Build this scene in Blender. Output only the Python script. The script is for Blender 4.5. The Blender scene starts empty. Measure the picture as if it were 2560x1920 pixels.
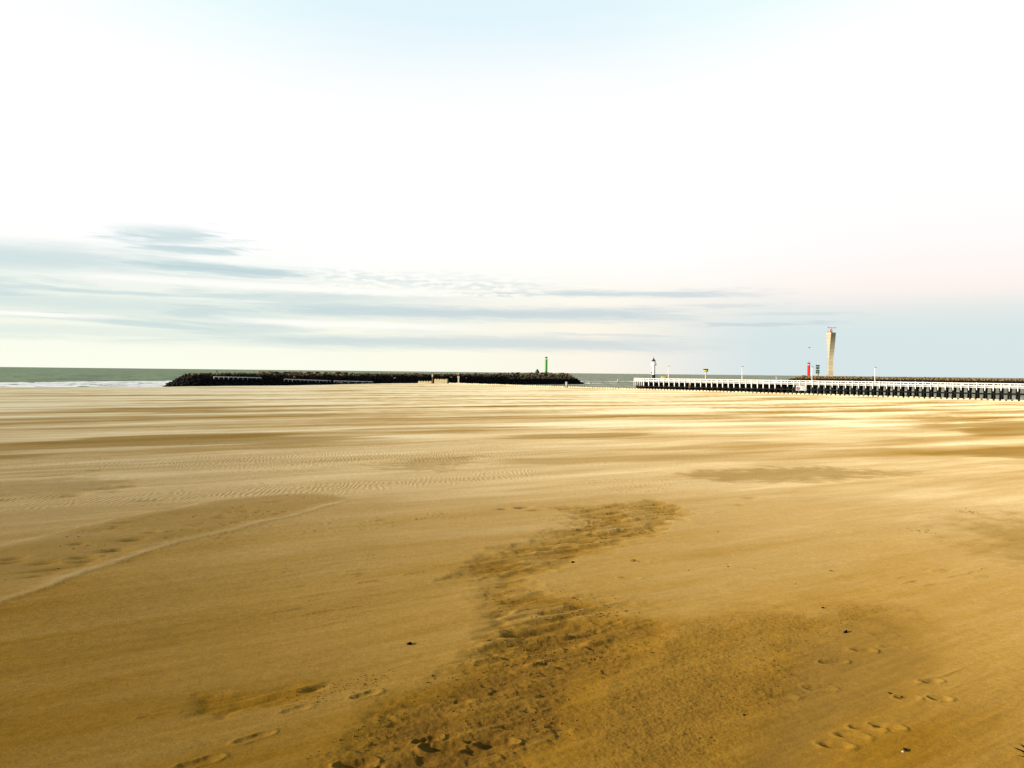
import bpy, bmesh, math, random
import numpy as np
from mathutils import Matrix, Vector, Euler

# ------------------------------------------------------------------ camera, world, sun, exposure
SC = bpy.context.scene
COL = SC.collection
CAM_Z = 9.0
F_PX = 1950.0                      # focal length in pixels of the 2560 wide photograph
PITCH, ROLL = math.radians(0.85), math.radians(0.627)
cam_data = bpy.data.cameras.new('camera')
cam_data.sensor_width = 36.0
cam_data.lens = 36.0 * F_PX / 2560.0
cam_data.clip_start = 0.1
cam_data.clip_end = 120000.0
cam = bpy.data.objects.new('camera', cam_data)
COL.objects.link(cam)
CAM_R = Matrix.Rotation(math.radians(90) - PITCH, 3, 'X') @ Matrix.Rotation(ROLL, 3, 'Z')
cam.matrix_world = Matrix.Translation((0, 0, CAM_Z)) @ CAM_R.to_4x4()
SC.camera = cam

SUN_AZ = Vector((-0.93, -0.37)).normalized()       # where the sun stands, in plan
SUN_EL = math.radians(17)
S = Vector((SUN_AZ.x * math.cos(SUN_EL), SUN_AZ.y * math.cos(SUN_EL), math.sin(SUN_EL)))
sun_data = bpy.data.lights.new('sun', 'SUN')
sun_data.energy = 5.0
sun_data.angle = math.radians(0.7)
sun_data.color = (1.0, 0.90, 0.74)
sun = bpy.data.objects.new('sun', sun_data)
sun.rotation_euler = S.to_track_quat('Z', 'Y').to_euler()
sun.location = (-60, -40, 60)
COL.objects.link(sun)

SC.view_settings.view_transform = 'Standard'
SC.view_settings.look = 'None'
SC.view_settings.exposure = 0.25
SC.view_settings.gamma = 1.0
SC.view_settings.use_curve_mapping = False


class NT:
    """small helper for writing node trees"""
    def __init__(self, tree):
        self.t = tree
        self.t.nodes.clear()

    def new(self, kind, **kw):
        n = self.t.nodes.new(kind)
        for k, v in kw.items():
            setattr(n, k, v)
        return n

    def put(self, sock, v):
        if isinstance(v, bpy.types.NodeSocket):
            self.t.links.new(v, sock)
        elif v is not None:
            sock.default_value = v

    def m(self, op, a, b=None, c=None, clamp=False):
        n = self.new('ShaderNodeMath', operation=op, use_clamp=clamp)
        self.put(n.inputs[0], a)
        if b is not None:
            self.put(n.inputs[1], b)
        if c is not None:
            self.put(n.inputs[2], c)
        return n.outputs[0]

    def step(self, x, lo, hi):
        n = self.new('ShaderNodeMapRange', interpolation_type='SMOOTHSTEP')
        self.put(n.inputs['Value'], x)
        self.put(n.inputs['From Min'], lo)
        self.put(n.inputs['From Max'], hi)
        return n.outputs[0]

    def mix(self, f, a, b, blend='MIX'):
        n = self.new('ShaderNodeMix', data_type='RGBA', blend_type=blend)
        self.put(n.inputs[0], f)
        self.put(n.inputs[6], (*a, 1) if isinstance(a, tuple) and len(a) == 3 else a)
        self.put(n.inputs[7], (*b, 1) if isinstance(b, tuple) and len(b) == 3 else b)
        return n.outputs[2]

    def noise(self, vec, scale, detail=4, rough=0.55, dist=0.0):
        n = self.new('ShaderNodeTexNoise')
        self.put(n.inputs['Vector'], vec)
        n.inputs['Scale'].default_value = scale
        n.inputs['Detail'].default_value = detail
        n.inputs['Roughness'].default_value = rough
        n.inputs['Distortion'].default_value = dist
        return n.outputs['Fac']

    def xyz(self, x, y, z):
        n = self.new('ShaderNodeCombineXYZ')
        self.put(n.inputs[0], x)
        self.put(n.inputs[1], y)
        self.put(n.inputs[2], z)
        return n.outputs[0]


def build_world():
    w = bpy.data.worlds.new('World')
    SC.world = w
    w.use_nodes = True
    nt = NT(w.node_tree)
    sky = nt.new('ShaderNodeTexSky', sky_type='NISHITA', sun_disc=False)
    sky.sun_elevation = SUN_EL
    sky.sun_rotation = math.atan2(SUN_AZ.x, SUN_AZ.y)
    sky.air_density = 1.0
    sky.dust_density = 1.0
    sky.ozone_density = 1.0
    bg_sky = nt.new('ShaderNodeBackground')
    nt.put(bg_sky.inputs[0], sky.outputs[0])
    bg_sky.inputs[1].default_value = 0.10
    # cirrus veil and cloud banks, laid out by direction in the sky (azimuth az, elevation el, radians)
    tc = nt.new('ShaderNodeTexCoord')
    sep = nt.new('ShaderNodeSeparateXYZ')
    nt.put(sep.inputs[0], tc.outputs['Generated'])
    el = nt.m('ARCSINE', sep.outputs[2])
    az = nt.m('ARCTAN2', sep.outputs[0], sep.outputs[1])
    v = nt.xyz(az, nt.m('MULTIPLY', el, 1.0), 0.0)
    vs = nt.xyz(nt.m('MULTIPLY', az, 5.0), nt.m('MULTIPLY', el, 60.0), 0.3)
    n_streak = nt.noise(vs, 1.0, 5, 0.6)
    vb = nt.xyz(nt.m('MULTIPLY', az, 2.2), nt.m('MULTIPLY', el, 9.0), 1.7)
    n_big = nt.noise(vb, 1.0, 3, 0.5)
    wobble = nt.m('MULTIPLY', nt.m('SUBTRACT', n_big, 0.5), 0.016)
    n_wisp = nt.noise(nt.xyz(nt.m('ADD', nt.m('MULTIPLY', az, 14.0), nt.m('MULTIPLY', el, 40.0)), nt.m('MULTIPLY', el, 150.0), 6.0), 1.0, 6, 0.66, 0.4)
    fine = nt.m('ADD', nt.m('MULTIPLY', nt.m('SUBTRACT', n_streak, 0.5), 0.016), nt.m('MULTIPLY', nt.m('SUBTRACT', n_wisp, 0.5), 0.022))
    # veil: bright thin cloud over the middle sky, open blue only high up
    top_edge = nt.m('ADD', 0.315, nt.m('MULTIPLY', nt.m('POWER', nt.m('ABSOLUTE', nt.m('ADD', az, 0.10)), 2.0), 0.26))
    veil_top = nt.m('ADD', top_edge, nt.m('MULTIPLY', nt.m('SUBTRACT', n_big, 0.5), 0.05))
    hi = nt.step(el, nt.m('SUBTRACT', veil_top, 0.02), nt.m('ADD', veil_top, 0.13))
    high = nt.step(el, 0.55, 1.1)
    col = nt.mix(hi, (1.04, 1.04, 1.03), nt.mix(nt.step(nt.m('ABSOLUTE', nt.m('ADD', az, 0.05)), 0.12, 0.36), (0.78, 0.935, 1.0), (0.78, 0.985, 1.0)))
    col = nt.mix(high, col, (0.30, 0.42, 0.66))
    # horizon zones
    low = nt.m('SUBTRACT', 1.0, nt.step(nt.m('ADD', el, wobble), 0.05, 0.17))
    azr = nt.step(az, -0.45, 0.5)
    warm_low = nt.mix(azr, (0.975, 1.0, 0.75), (1.0, 0.88, 0.79))
    azf = nt.m('MULTIPLY', low, nt.m('ADD', 0.55, nt.m('MULTIPLY', azr, 0.45)))
    col = nt.mix(azf, col, warm_low)
    right = nt.step(nt.m('ADD', az, nt.m('MULTIPLY', wobble, 6.0)), 0.08, 0.34)
    lowr = nt.m('SUBTRACT', 1.0, nt.step(nt.m('ADD', el, nt.m('MULTIPLY', wobble, 0.5)), 0.045, 0.125))
    col = nt.mix(nt.m('MULTIPLY', right, lowr), col, (0.69, 0.80, 0.815))
    pink = nt.m('MULTIPLY', nt.step(az, 0.12, 0.5), nt.m('MULTIPLY', nt.step(nt.m('ADD', el, wobble), 0.075, 0.105), nt.m('SUBTRACT', 1.0, nt.step(nt.m('ADD', el, wobble), 0.11, 0.24))))
    col = nt.mix(nt.m('MULTIPLY', pink, 0.5), col, (1.04, 0.90, 0.87))
    # bands of grey-blue stratus: centre elevation, slope, half thickness, az range, density
    bands = [
        (0.154, 0.05, 0.0100, -0.47, -0.36, 0.80, 0.030),
        (0.141, 0.02, 0.0045, -0.45, -0.345, 0.90, 0.020),
        (0.115, 0.02, 0.0165, -0.95, -0.42, 0.75, 0.10),
        (0.080, 0.0, 0.0450, -0.98, -0.20, 0.26, 0.18),
        (0.1185, -0.02, 0.0068, -0.47, -0.26, 1.0, 0.05),
        (0.1120, -0.045, 0.0075, -0.28, 0.04, 0.50, 0.06),
        (0.0995, 0.004, 0.0042, -0.07, 0.27, 0.85, 0.07),
        (0.0725, -0.01, 0.0135, -0.98, -0.22, 0.62, 0.12),
        (0.0745, -0.004, 0.0088, -0.33, 0.20, 0.95, 0.08),
        (0.0850, 0.0, 0.0018, 0.20, 0.31, 0.5, 0.03),
        (0.0370, -0.004, 0.0085, -0.36, 0.22, 0.80, 0.12),
        (0.0410, 0.0, 0.0085, -0.98, -0.30, 0.42, 0.10),
        (0.0615, 0.0, 0.0026, 0.23, 0.37, 0.85, 0.03),
        (0.0735, 0.0, 0.0016, 0.28, 0.40, 0.5, 0.03),
        (0.0480, 0.0, 0.0016, 0.02, 0.22, 0.5, 0.05),
        
    ]
    n_bank = nt.noise(nt.xyz(nt.m('ADD', nt.m('MULTIPLY', az, 3.2), nt.m('MULTIPLY', el, 6.0)), nt.m('MULTIPLY', el, 46.0), 9.0), 1.0, 6, 0.60, 0.5)
    env = nt.m('MULTIPLY', nt.step(nt.m('ADD', el, wobble), 0.022, 0.040), nt.m('SUBTRACT', 1.0, nt.step(nt.m('ADD', el, nt.m('MULTIPLY', fine, 1.5)), 0.100, 0.140)))
    env = nt.m('MULTIPLY', env, nt.m('SUBTRACT', 1.0, nt.step(nt.m('ADD', az, nt.m('MULTIPLY', el, -2.0)), -0.55, -0.02)))
    total = nt.m('MULTIPLY', nt.m('MULTIPLY', nt.step(n_bank, 0.36, 0.60), env), 0.80)
    for (e0, sl, h, a0, a1, dens, soft) in bands:
        c = nt.m('ADD', e0, nt.m('MULTIPLY', nt.m('SUBTRACT', az, 0.5 * (a0 + a1)), sl))
        d = nt.m('ABSOLUTE', nt.m('SUBTRACT', nt.m('ADD', el, nt.m('MULTIPLY', wobble, 0.5)), c))
        d = nt.m('ADD', d, nt.m('MULTIPLY', fine, 0.75))
        mk = nt.m('SUBTRACT', 1.0, nt.step(d, h * 0.1, h * 1.75))
        aw = nt.m('ADD', az, nt.m('MULTIPLY', fine, 9.0))
        mk = nt.m('MULTIPLY', mk, nt.step(aw, a0 - soft, a0 + soft))
        mk = nt.m('MULTIPLY', mk, nt.m('SUBTRACT', 1.0, nt.step(aw, a1 - soft, a1 + soft)))
        mk = nt.m('MULTIPLY', mk, dens)
        total = mk if total is None else nt.m('MAXIMUM', total, mk)
    ripple = nt.noise(nt.xyz(nt.m('MULTIPLY', az, 55.0), nt.m('MULTIPLY', el, 260.0), 4.0), 1.0, 2, 0.5)
    thin = nt.m('MULTIPLY', nt.step(az, -0.30, -0.2), nt.m('SUBTRACT', 1.0, nt.step(az, 0.0, 0.08)))
    total = nt.m('MULTIPLY', total, nt.m('SUBTRACT', 1.0, nt.m('MULTIPLY', nt.m('MULTIPLY', thin, nt.step(el, 0.092, 0.098)), nt.step(ripple, 0.42, 0.62))))
    total = nt.m('MULTIPLY', total, nt.m('ADD', 0.70, nt.m('ADD', nt.m('MULTIPLY', n_streak, 0.30), nt.m('MULTIPLY', n_wisp, 0.25))), clamp=True)
    ccol = nt.mix(nt.step(az, -0.45, 0.15), (0.545, 0.695, 0.72), (0.60, 0.695, 0.735))
    col = nt.mix(total, col, ccol)
    # bright gaps
    gap = None
    for (e0, h, a0, a1) in [(0.0555, 0.0040, -0.36, -0.05), (0.0985, 0.0042, -0.52, -0.06), (0.0530, 0.0016, -0.95, -0.46)]:
        d = nt.m('ADD', nt.m('ABSOLUTE', nt.m('SUBTRACT', el, nt.m('SUBTRACT', e0, nt.m('MULTIPLY', az, 0.01)))), nt.m('MULTIPLY', fine, 0.4))
        mk = nt.m('SUBTRACT', 1.0, nt.step(d, h * 0.3, h * 1.6))
        mk = nt.m('MULTIPLY', mk, nt.m('MULTIPLY', nt.step(az, a0 - 0.06, a0 + 0.1), nt.m('SUBTRACT', 1.0, nt.step(az, a1 - 0.1, a1 + 0.06))))
        gap = mk if gap is None else nt.m('MAXIMUM', gap, mk)
    col = nt.mix(nt.m('MULTIPLY', gap, 0.9), col, (1.03, 1.02, 0.97))
    # the veil belongs to the northern half of the sky; behind the camera the sky is plain
    front = nt.step(sep.outputs[1], -0.25, 0.35)
    bg_cl = nt.new('ShaderNodeBackground')
    nt.put(bg_cl.inputs[0], col)
    bg_cl.inputs[1].default_value = 0.84
    cover = nt.m('MULTIPLY', nt.m('SUBTRACT', 1.0, nt.m('MULTIPLY', nt.step(el, 0.5, 1.0), 0.8)), front)
    mx = nt.new('ShaderNodeMixShader')
    nt.put(mx.inputs[0], nt.m('MULTIPLY', cover, 0.97))
    nt.put(mx.inputs[1], bg_sky.outputs[0])
    nt.put(mx.inputs[2], bg_cl.outputs[0])
    out = nt.new('ShaderNodeOutputWorld')
    nt.put(out.inputs[0], mx.outputs[0])
    w.cycles.sampling_method = 'MANUAL'
    w.cycles.sample_map_resolution = 1024


build_world()
random.seed(7)
RNG = np.random.default_rng(7)

# ------------------------------------------------------------------ helpers


def horizon_y(px):
    return 917.0 + 0.0109 * px


def ray(px, py):
    d = Vector(((px - 1280.0) / F_PX, -(py - 960.0) / F_PX, -1.0))
    return (CAM_R @ d).normalized()


def base_z(r):
    return 2.0 + 4.2 * np.exp(-np.asarray(r, float) / 110.0)


def ground(px, py):
    """ground point seen at pixel (px,py) of the 2212 wide view of the photograph"""
    d = ray(px * 2560 / 2212.0, py * 2560 / 2212.0)
    hd = math.hypot(d.x, d.y)
    t = -2.8 / d.z if d.z < 0 else 400.0
    for _ in range(40):
        t = (float(base_z(t * hd)) - CAM_Z) / d.z
    return (d.x * t, d.y * t)


def far(px, py, depth):
    """point at a depth of so many metres that shows at pixel (px,py) of the 2560 wide photograph"""
    return Vector(((px - 1280.0) / F_PX * depth, depth, CAM_Z - (py - horizon_y(px)) / F_PX * depth))


def mat(name, color, rough=0.7, var=0.15, scale=3.0, metal=0.0, spec=0.3, bump=0.0, detail=5):
    m = bpy.data.materials.new(name)
    m.use_nodes = True
    nt = NT(m.node_tree)
    tc = nt.new('ShaderNodeTexCoord')
    n = nt.noise(tc.outputs['Object'], scale, detail, 0.6)
    lo = tuple(c * (1 - var) for c in color)
    hi = tuple(min(1, c * (1 + var)) for c in color)
    c = nt.mix(nt.step(n, 0.3, 0.7), lo, hi)
    p = nt.new('ShaderNodeBsdfPrincipled')
    nt.put(p.inputs['Base Color'], c)
    p.inputs['Roughness'].default_value = rough
    p.inputs['Metallic'].default_value = metal
    p.inputs['Specular IOR Level'].default_value = spec
    if bump:
        b = nt.new('ShaderNodeBump')
        b.inputs['Strength'].default_value = 1.0
        b.inputs['Distance'].default_value = bump
        nt.put(b.inputs['Height'], n)
        nt.put(p.inputs['Normal'], b.outputs[0])
    o = nt.new('ShaderNodeOutputMaterial')
    nt.put(o.inputs[0], p.outputs[0])
    return m


M = {
    'white_paint': mat('white_paint', (0.80, 0.79, 0.75), 0.6, 0.08, 0.9),
    'tar_wood': mat('tarred_timber', (0.012, 0.011, 0.010), 0.85, 0.4, 1.5, spec=0.15),
    'brown_wood': mat('brown_timber', (0.22, 0.11, 0.04), 0.85, 0.3, 2.0),
    'deck': mat('deck_planks', (0.16, 0.13, 0.10), 0.9, 0.25, 3.0),
    'black': mat('black_paint', (0.012, 0.012, 0.012), 0.6, 0.2, 2.0),
    'green': mat('green_paint', (0.06, 0.40, 0.02), 0.45, 0.12, 1.2),
    'dkgreen': mat('dark_green_paint', (0.008, 0.05, 0.025), 0.5, 0.2, 2.0),
    'palegreen': mat('pale_green_paint', (0.18, 0.42, 0.15), 0.6, 0.2, 1.2),
    'red': mat('red_paint', (0.72, 0.012, 0.012), 0.5, 0.10, 1.0),
    'dkred': mat('deep_red_paint', (0.42, 0.01, 0.015), 0.5, 0.12, 1.0),
    'yellow': mat('yellow_paint', (0.75, 0.60, 0.10), 0.5, 0.12, 1.0),
    'cream': mat('cream_paint', (0.70, 0.64, 0.42), 0.6, 0.1, 1.0),
    'orange': mat('orange_paint', (0.55, 0.25, 0.04), 0.6, 0.2, 1.0),
    'grey': mat('grey_metal', (0.25, 0.25, 0.25), 0.5, 0.15, 2.0, metal=0.5),
    'dkgrey': mat('dark_grey_metal', (0.06, 0.06, 0.065), 0.5, 0.2, 2.0),
    'tan_concrete': mat('tan_concrete', (0.46, 0.39, 0.25), 0.9, 0.2, 0.5),
    'sand_concrete': mat('sandy_concrete', (0.66, 0.56, 0.34), 0.95, 0.18, 0.8, bump=0.02),
    'pale_concrete': mat('pale_concrete', (0.62, 0.59, 0.52), 0.9, 0.15, 1.0),
    'weed': mat('black_seaweed', (0.010, 0.008, 0.006), 1.0, 0.4, 20.0, spec=0.0),
    'shell': mat('pale_shell', (0.72, 0.66, 0.55), 0.5, 0.1, 30.0),
    'clod': mat('sand_crumbs', (0.20, 0.10, 0.017), 1.0, 0.25, 15.0, spec=0.0),
    'skin': mat('skin', (0.50, 0.31, 0.22), 0.6, 0.08, 6.0),
    'navy': mat('navy_cloth', (0.015, 0.018, 0.03), 0.9, 0.2, 6.0),
    'beige': mat('beige_cloth', (0.60, 0.52, 0.40), 0.9, 0.12, 6.0),
    'redcloth': mat('red_cloth', (0.45, 0.04, 0.035), 0.9, 0.15, 6.0),
    'jeans': mat('denim', (0.04, 0.055, 0.10), 0.9, 0.2, 6.0),
    'hair': mat('dark_hair', (0.03, 0.02, 0.012), 0.8, 0.2, 20.0),
    'sign_green': mat('green_lettering', (0.22, 0.45, 0.28), 0.6, 0.05, 1.0),
    'sign_grey': mat('grey_lettering', (0.30, 0.32, 0.30), 0.6, 0.05, 1.0),
    'sign_pink': mat('faded_red_print', (0.62, 0.25, 0.26), 0.6, 0.05, 1.0),
    'sign_ring': mat('dark_red_ring', (0.14, 0.012, 0.015), 0.6, 0.05, 1.0),
}


def glass_mat():
    m = bpy.data.materials.new('lantern_glass')
    m.use_nodes = True
    nt = NT(m.node_tree)
    p = nt.new('ShaderNodeBsdfPrincipled')
    tc = nt.new('ShaderNodeTexCoord')
    n = nt.noise(tc.outputs['Object'], 2.0)
    nt.put(p.inputs['Base Color'], nt.mix(n, (0.80, 0.84, 0.82), (0.9, 0.92, 0.9)))
    p.inputs['Roughness'].default_value = 0.08
    p.inputs['Transmission Weight'].default_value = 0.6
    o = nt.new('ShaderNodeOutputMaterial')
    nt.put(o.inputs[0], p.outputs[0])
    return m


M['glass'] = glass_mat()


class MB:
    """collects shapes; build() links them as one mesh object"""
    def __init__(self):
        self.v, self.f = [], []

    def add(self, vs, fs):
        o = len(self.v)
        self.v += [tuple(p) for p in vs]
        self.f += [tuple(i + o for i in q) for q in fs]
        return self

    def box(self, c, s, rz=0.0, taper=1.0):
        x, y, z = (k / 2 for k in s)
        co, si = math.cos(rz), math.sin(rz)
        vs = []
        for dz in (-z, z):
            k = taper if dz < 0 else 1.0
            for dx, dy in ((-x, -y), (x, -y), (x, y), (-x, y)):
                dx, dy = dx * k, dy * k
                vs.append((c[0] + dx * co - dy * si, c[1] + dx * si + dy * co, c[2] + dz))
        return self.add(vs, [(3, 2, 1, 0), (4, 5, 6, 7), (0, 1, 5, 4), (1, 2, 6, 5), (2, 3, 7, 6), (3, 0, 4, 7)])

    def bar(self, a, b, r0, r1=None, n=10, caps=True):
        r1 = r0 if r1 is None else r1
        a, b = Vector(a), Vector(b)
        q = (b - a).to_track_quat('Z', 'Y')
        vs = []
        for p, r in ((a, r0), (b, r1)):
            for k in range(n):
                t = 2 * math.pi * k / n
                vs.append(p + q @ Vector((r * math.cos(t), r * math.sin(t), 0)))
        fs = [(k, (k + 1) % n, n + (k + 1) % n, n + k) for k in range(n)]
        if caps:
            fs += [tuple(range(n - 1, -1, -1)), tuple(range(n, 2 * n))]
        return self.add(vs, fs)

    def lathe(self, prof, n=20, c=(0, 0, 0), sq=None):
        vs = []
        for (r, z) in prof:
            for k in range(n):
                t = 2 * math.pi * (k + 0.5) / n
                vs.append((c[0] + r * math.cos(t), c[1] + r * math.sin(t), c[2] + z))
        fs = []
        for i in range(len(prof) - 1):
            for k in range(n):
                fs.append((i * n + k, i * n + (k + 1) % n, (i + 1) * n + (k + 1) % n, (i + 1) * n + k))
        fs.append(tuple(range(n - 1, -1, -1)))
        L = (len(prof) - 1) * n
        fs.append(tuple(range(L, L + n)))
        return self.add(vs, fs)

    def torus(self, c, R, r, axis='y', n=24, m=8):
        vs, fs = [], []
        for i in range(n):
            a = 2 * math.pi * i / n
            for j in range(m):
                b = 2 * math.pi * j / m
                x, z, y = (R + r * math.cos(b)) * math.cos(a), (R + r * math.cos(b)) * math.sin(a), r * math.sin(b)
                vs.append((c[0] + x, c[1] + y, c[2] + z) if axis == 'y' else (c[0] + x, c[1] + z, c[2] + y))
        for i in range(n):
            for j in range(m):
                fs.append((i * m + j, i * m + (j + 1) % m, ((i + 1) % n) * m + (j + 1) % m, ((i + 1) % n) * m + j))
        return self.add(vs, fs)

    def prism(self, pts, z0, z1):
        n = len(pts)
        vs = [(x, y, z0) for x, y in pts] + [(x, y, z1) for x, y in pts]
        fs = [(k, (k + 1) % n, n + (k + 1) % n, n + k) for k in range(n)]
        fs += [tuple(range(n - 1, -1, -1)), tuple(range(n, 2 * n))]
        return self.add(vs, fs)

    def mesh(self, name, material, smooth=False):
        me = bpy.data.meshes.new(name)
        me.from_pydata(self.v, [], self.f)
        bm = bmesh.new()
        bm.from_mesh(me)
        bmesh.ops.recalc_face_normals(bm, faces=bm.faces)
        bm.to_mesh(me)
        bm.free()
        if material is not None:
            me.materials.append(material)
        if smooth:
            me.shade_smooth()
            me.set_sharp_from_angle(angle=math.radians(40))
        return me

    def build(self, name, material, parent=None, loc=(0, 0, 0), smooth=False):
        o = bpy.data.objects.new(name, self.mesh(name, material, smooth))
        COL.objects.link(o)
        o.location = loc
        if parent is not None:
            o.parent = parent
        return o


def tag(o, label=None, cat=None, group=None, kind=None):
    if label:
        o['label'] = label
    if cat:
        o['category'] = cat
    if group:
        o['group'] = group
    if kind:
        o['kind'] = kind
    return o


def thing(name, loc, label, cat, rz=0.0, group=None):
    o = bpy.data.objects.new(name, None)
    o.empty_display_size = 0.5
    COL.objects.link(o)
    o.location = loc
    o.rotation_euler = (0, 0, rz)
    return tag(o, label, cat, group)


def copy_tree(o, parent=None, kids=None):
    if kids is None:
        kids = {}
        for q in bpy.data.objects:
            if q.parent is not None:
                kids.setdefault(q.parent.name, []).append(q)
    c = o.copy()
    COL.objects.link(c)
    if parent is not None:
        c.parent = parent
    for ch in kids.get(o.name, []):
        copy_tree(ch, c, kids)
    return c


# ---- numpy noise
def _hash(ix, iy, seed):
    h = (ix.astype(np.int64) * 374761393 + iy.astype(np.int64) * 668265263 + seed * 974634777) & 0x7fffffff
    h = ((h ^ (h >> 13)) * 1274126177) & 0x7fffffff
    h = h ^ (h >> 16)
    return h


def perlin(x, y, seed=0):
    x0, y0 = np.floor(x), np.floor(y)
    fx, fy = (x - x0), (y - y0)
    x0, y0 = x0.astype(np.int64), y0.astype(np.int64)

    def g(ix, iy, dx, dy):
        a = (_hash(ix, iy, seed) & 1023) * (2 * math.pi / 1024)
        return np.cos(a) * dx + np.sin(a) * dy
    u = fx * fx * fx * (fx * (fx * 6 - 15) + 10)
    v = fy * fy * fy * (fy * (fy * 6 - 15) + 10)
    a = g(x0, y0, fx, fy)
    b = g(x0 + 1, y0, fx - 1, fy)
    c = g(x0, y0 + 1, fx, fy - 1)
    d = g(x0 + 1, y0 + 1, fx - 1, fy - 1)
    return (a + u * (b - a) + v * (c - a + u * (a - b - c + d))) * 1.5


def fbm(x, y, oct=4, seed=0, gain=0.5, lac=2.03):
    s, amp = 0.0, 1.0
    for k in range(oct):
        s = s + amp * perlin(x + 17.3 * k, y - 9.1 * k, seed + k)
        x, y, amp = x * lac, y * lac, amp * gain
    return s


def sstep(x, lo, hi):
    t = np.clip((x - lo) / (hi - lo), 0, 1)
    return t * t * (3 - 2 * t)


def poly_sdf(X, Y, pts):
    """signed distance to a polygon, positive inside"""
    P = np.asarray(pts, float)
    n = len(P)
    d = np.full(X.shape, 1e18)
    inside = np.zeros(X.shape, bool)
    for i in range(n):
        ax, ay = P[i]
        bx, by = P[(i + 1) % n]
        ex, ey = bx - ax, by - ay
        wx, wy = X - ax, Y - ay
        t = np.clip((wx * ex + wy * ey) / (ex * ex + ey * ey + 1e-12), 0, 1)
        d = np.minimum(d, (wx - ex * t) ** 2 + (wy - ey * t) ** 2)
        c = ((ay > Y) != (by > Y)) & (X < (bx - ax) * (Y - ay) / (by - ay + 1e-12) + ax)
        inside ^= c
    d = np.sqrt(d)
    return np.where(inside, d, -d)


def line_dist(X, Y, pts):
    """distance to an open polyline, signed (+ on its left side) and position along it"""
    P = np.asarray(pts, float)
    best = np.full(X.shape, 1e18)
    sgn = np.zeros(X.shape)
    pos = np.zeros(X.shape)
    acc = 0.0
    for i in range(len(P) - 1):
        ax, ay = P[i]
        bx, by = P[i + 1]
        ex, ey = bx - ax, by - ay
        L = math.hypot(ex, ey)
        wx, wy = X - ax, Y - ay
        t = np.clip((wx * ex + wy * ey) / (L * L), 0, 1)
        d = (wx - ex * t) ** 2 + (wy - ey * t) ** 2
        k = d < best
        best = np.where(k, d, best)
        sgn = np.where(k, np.sign(ex * wy - ey * wx), sgn)
        pos = np.where(k, acc + t * L, pos)
        acc += L
    return np.sqrt(best) * sgn, pos


def grid_mesh(name, X, Y, Z, attrs, material, wrap=True):
    R, C = X.shape
    co = np.stack([X, Y, Z], -1).reshape(-1, 3).astype(np.float32)
    idx = np.arange(R * C, dtype=np.int32).reshape(R, C)
    a = idx[:-1, :]
    if wrap:
        b = np.roll(idx, -1, axis=1)[:-1, :]
        c = np.roll(idx, -1, axis=1)[1:, :]
        d = idx[1:, :]
    else:
        a, b, c, d = idx[:-1, :-1], idx[:-1, 1:], idx[1:, 1:], idx[1:, :-1]
    q = np.stack([a, d, c, b], -1).reshape(-1, 4)
    me = bpy.data.meshes.new(name)
    me.vertices.add(len(co))
    me.vertices.foreach_set('co', co.ravel())
    me.loops.add(q.size)
    me.loops.foreach_set('vertex_index', q.ravel())
    me.polygons.add(len(q))
    me.polygons.foreach_set('loop_start', np.arange(0, q.size, 4, dtype=np.int32))
    me.update(calc_edges=True)
    me.polygons.foreach_set('use_smooth', np.ones(len(q), bool))
    for k, arr in attrs.items():
        at = me.attributes.new(k, 'FLOAT', 'POINT')
        at.data.foreach_set('value', arr.reshape(-1).astype(np.float32))
    me.materials.append(material)
    o = bpy.data.objects.new(name, me)
    COL.objects.link(o)
    return o


def thetas(half_deg, n, rest_deg):
    dense = np.linspace(-half_deg, half_deg, n)
    rest = np.arange(half_deg + rest_deg, 360 - half_deg - 0.5 * rest_deg, rest_deg)
    return np.radians(np.concatenate([dense, rest]))


# ------------------------------------------------------------------ plan of the place
WALL_A, WALL_B = Vector((-46.6, 505.0)), Vector((163.0, 248.0))     # concrete block wall
SHORE = [(-900, 20), (-400, 140), (-250, 212), (-169, 257), (-128, 290), (-88, 359), (-61, 455), (-46.6, 505), (163, 248), (215, 184), (420, -60), (700, -300)]
WIND = Vector((0.82, 0.57)).normalized()


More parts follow.
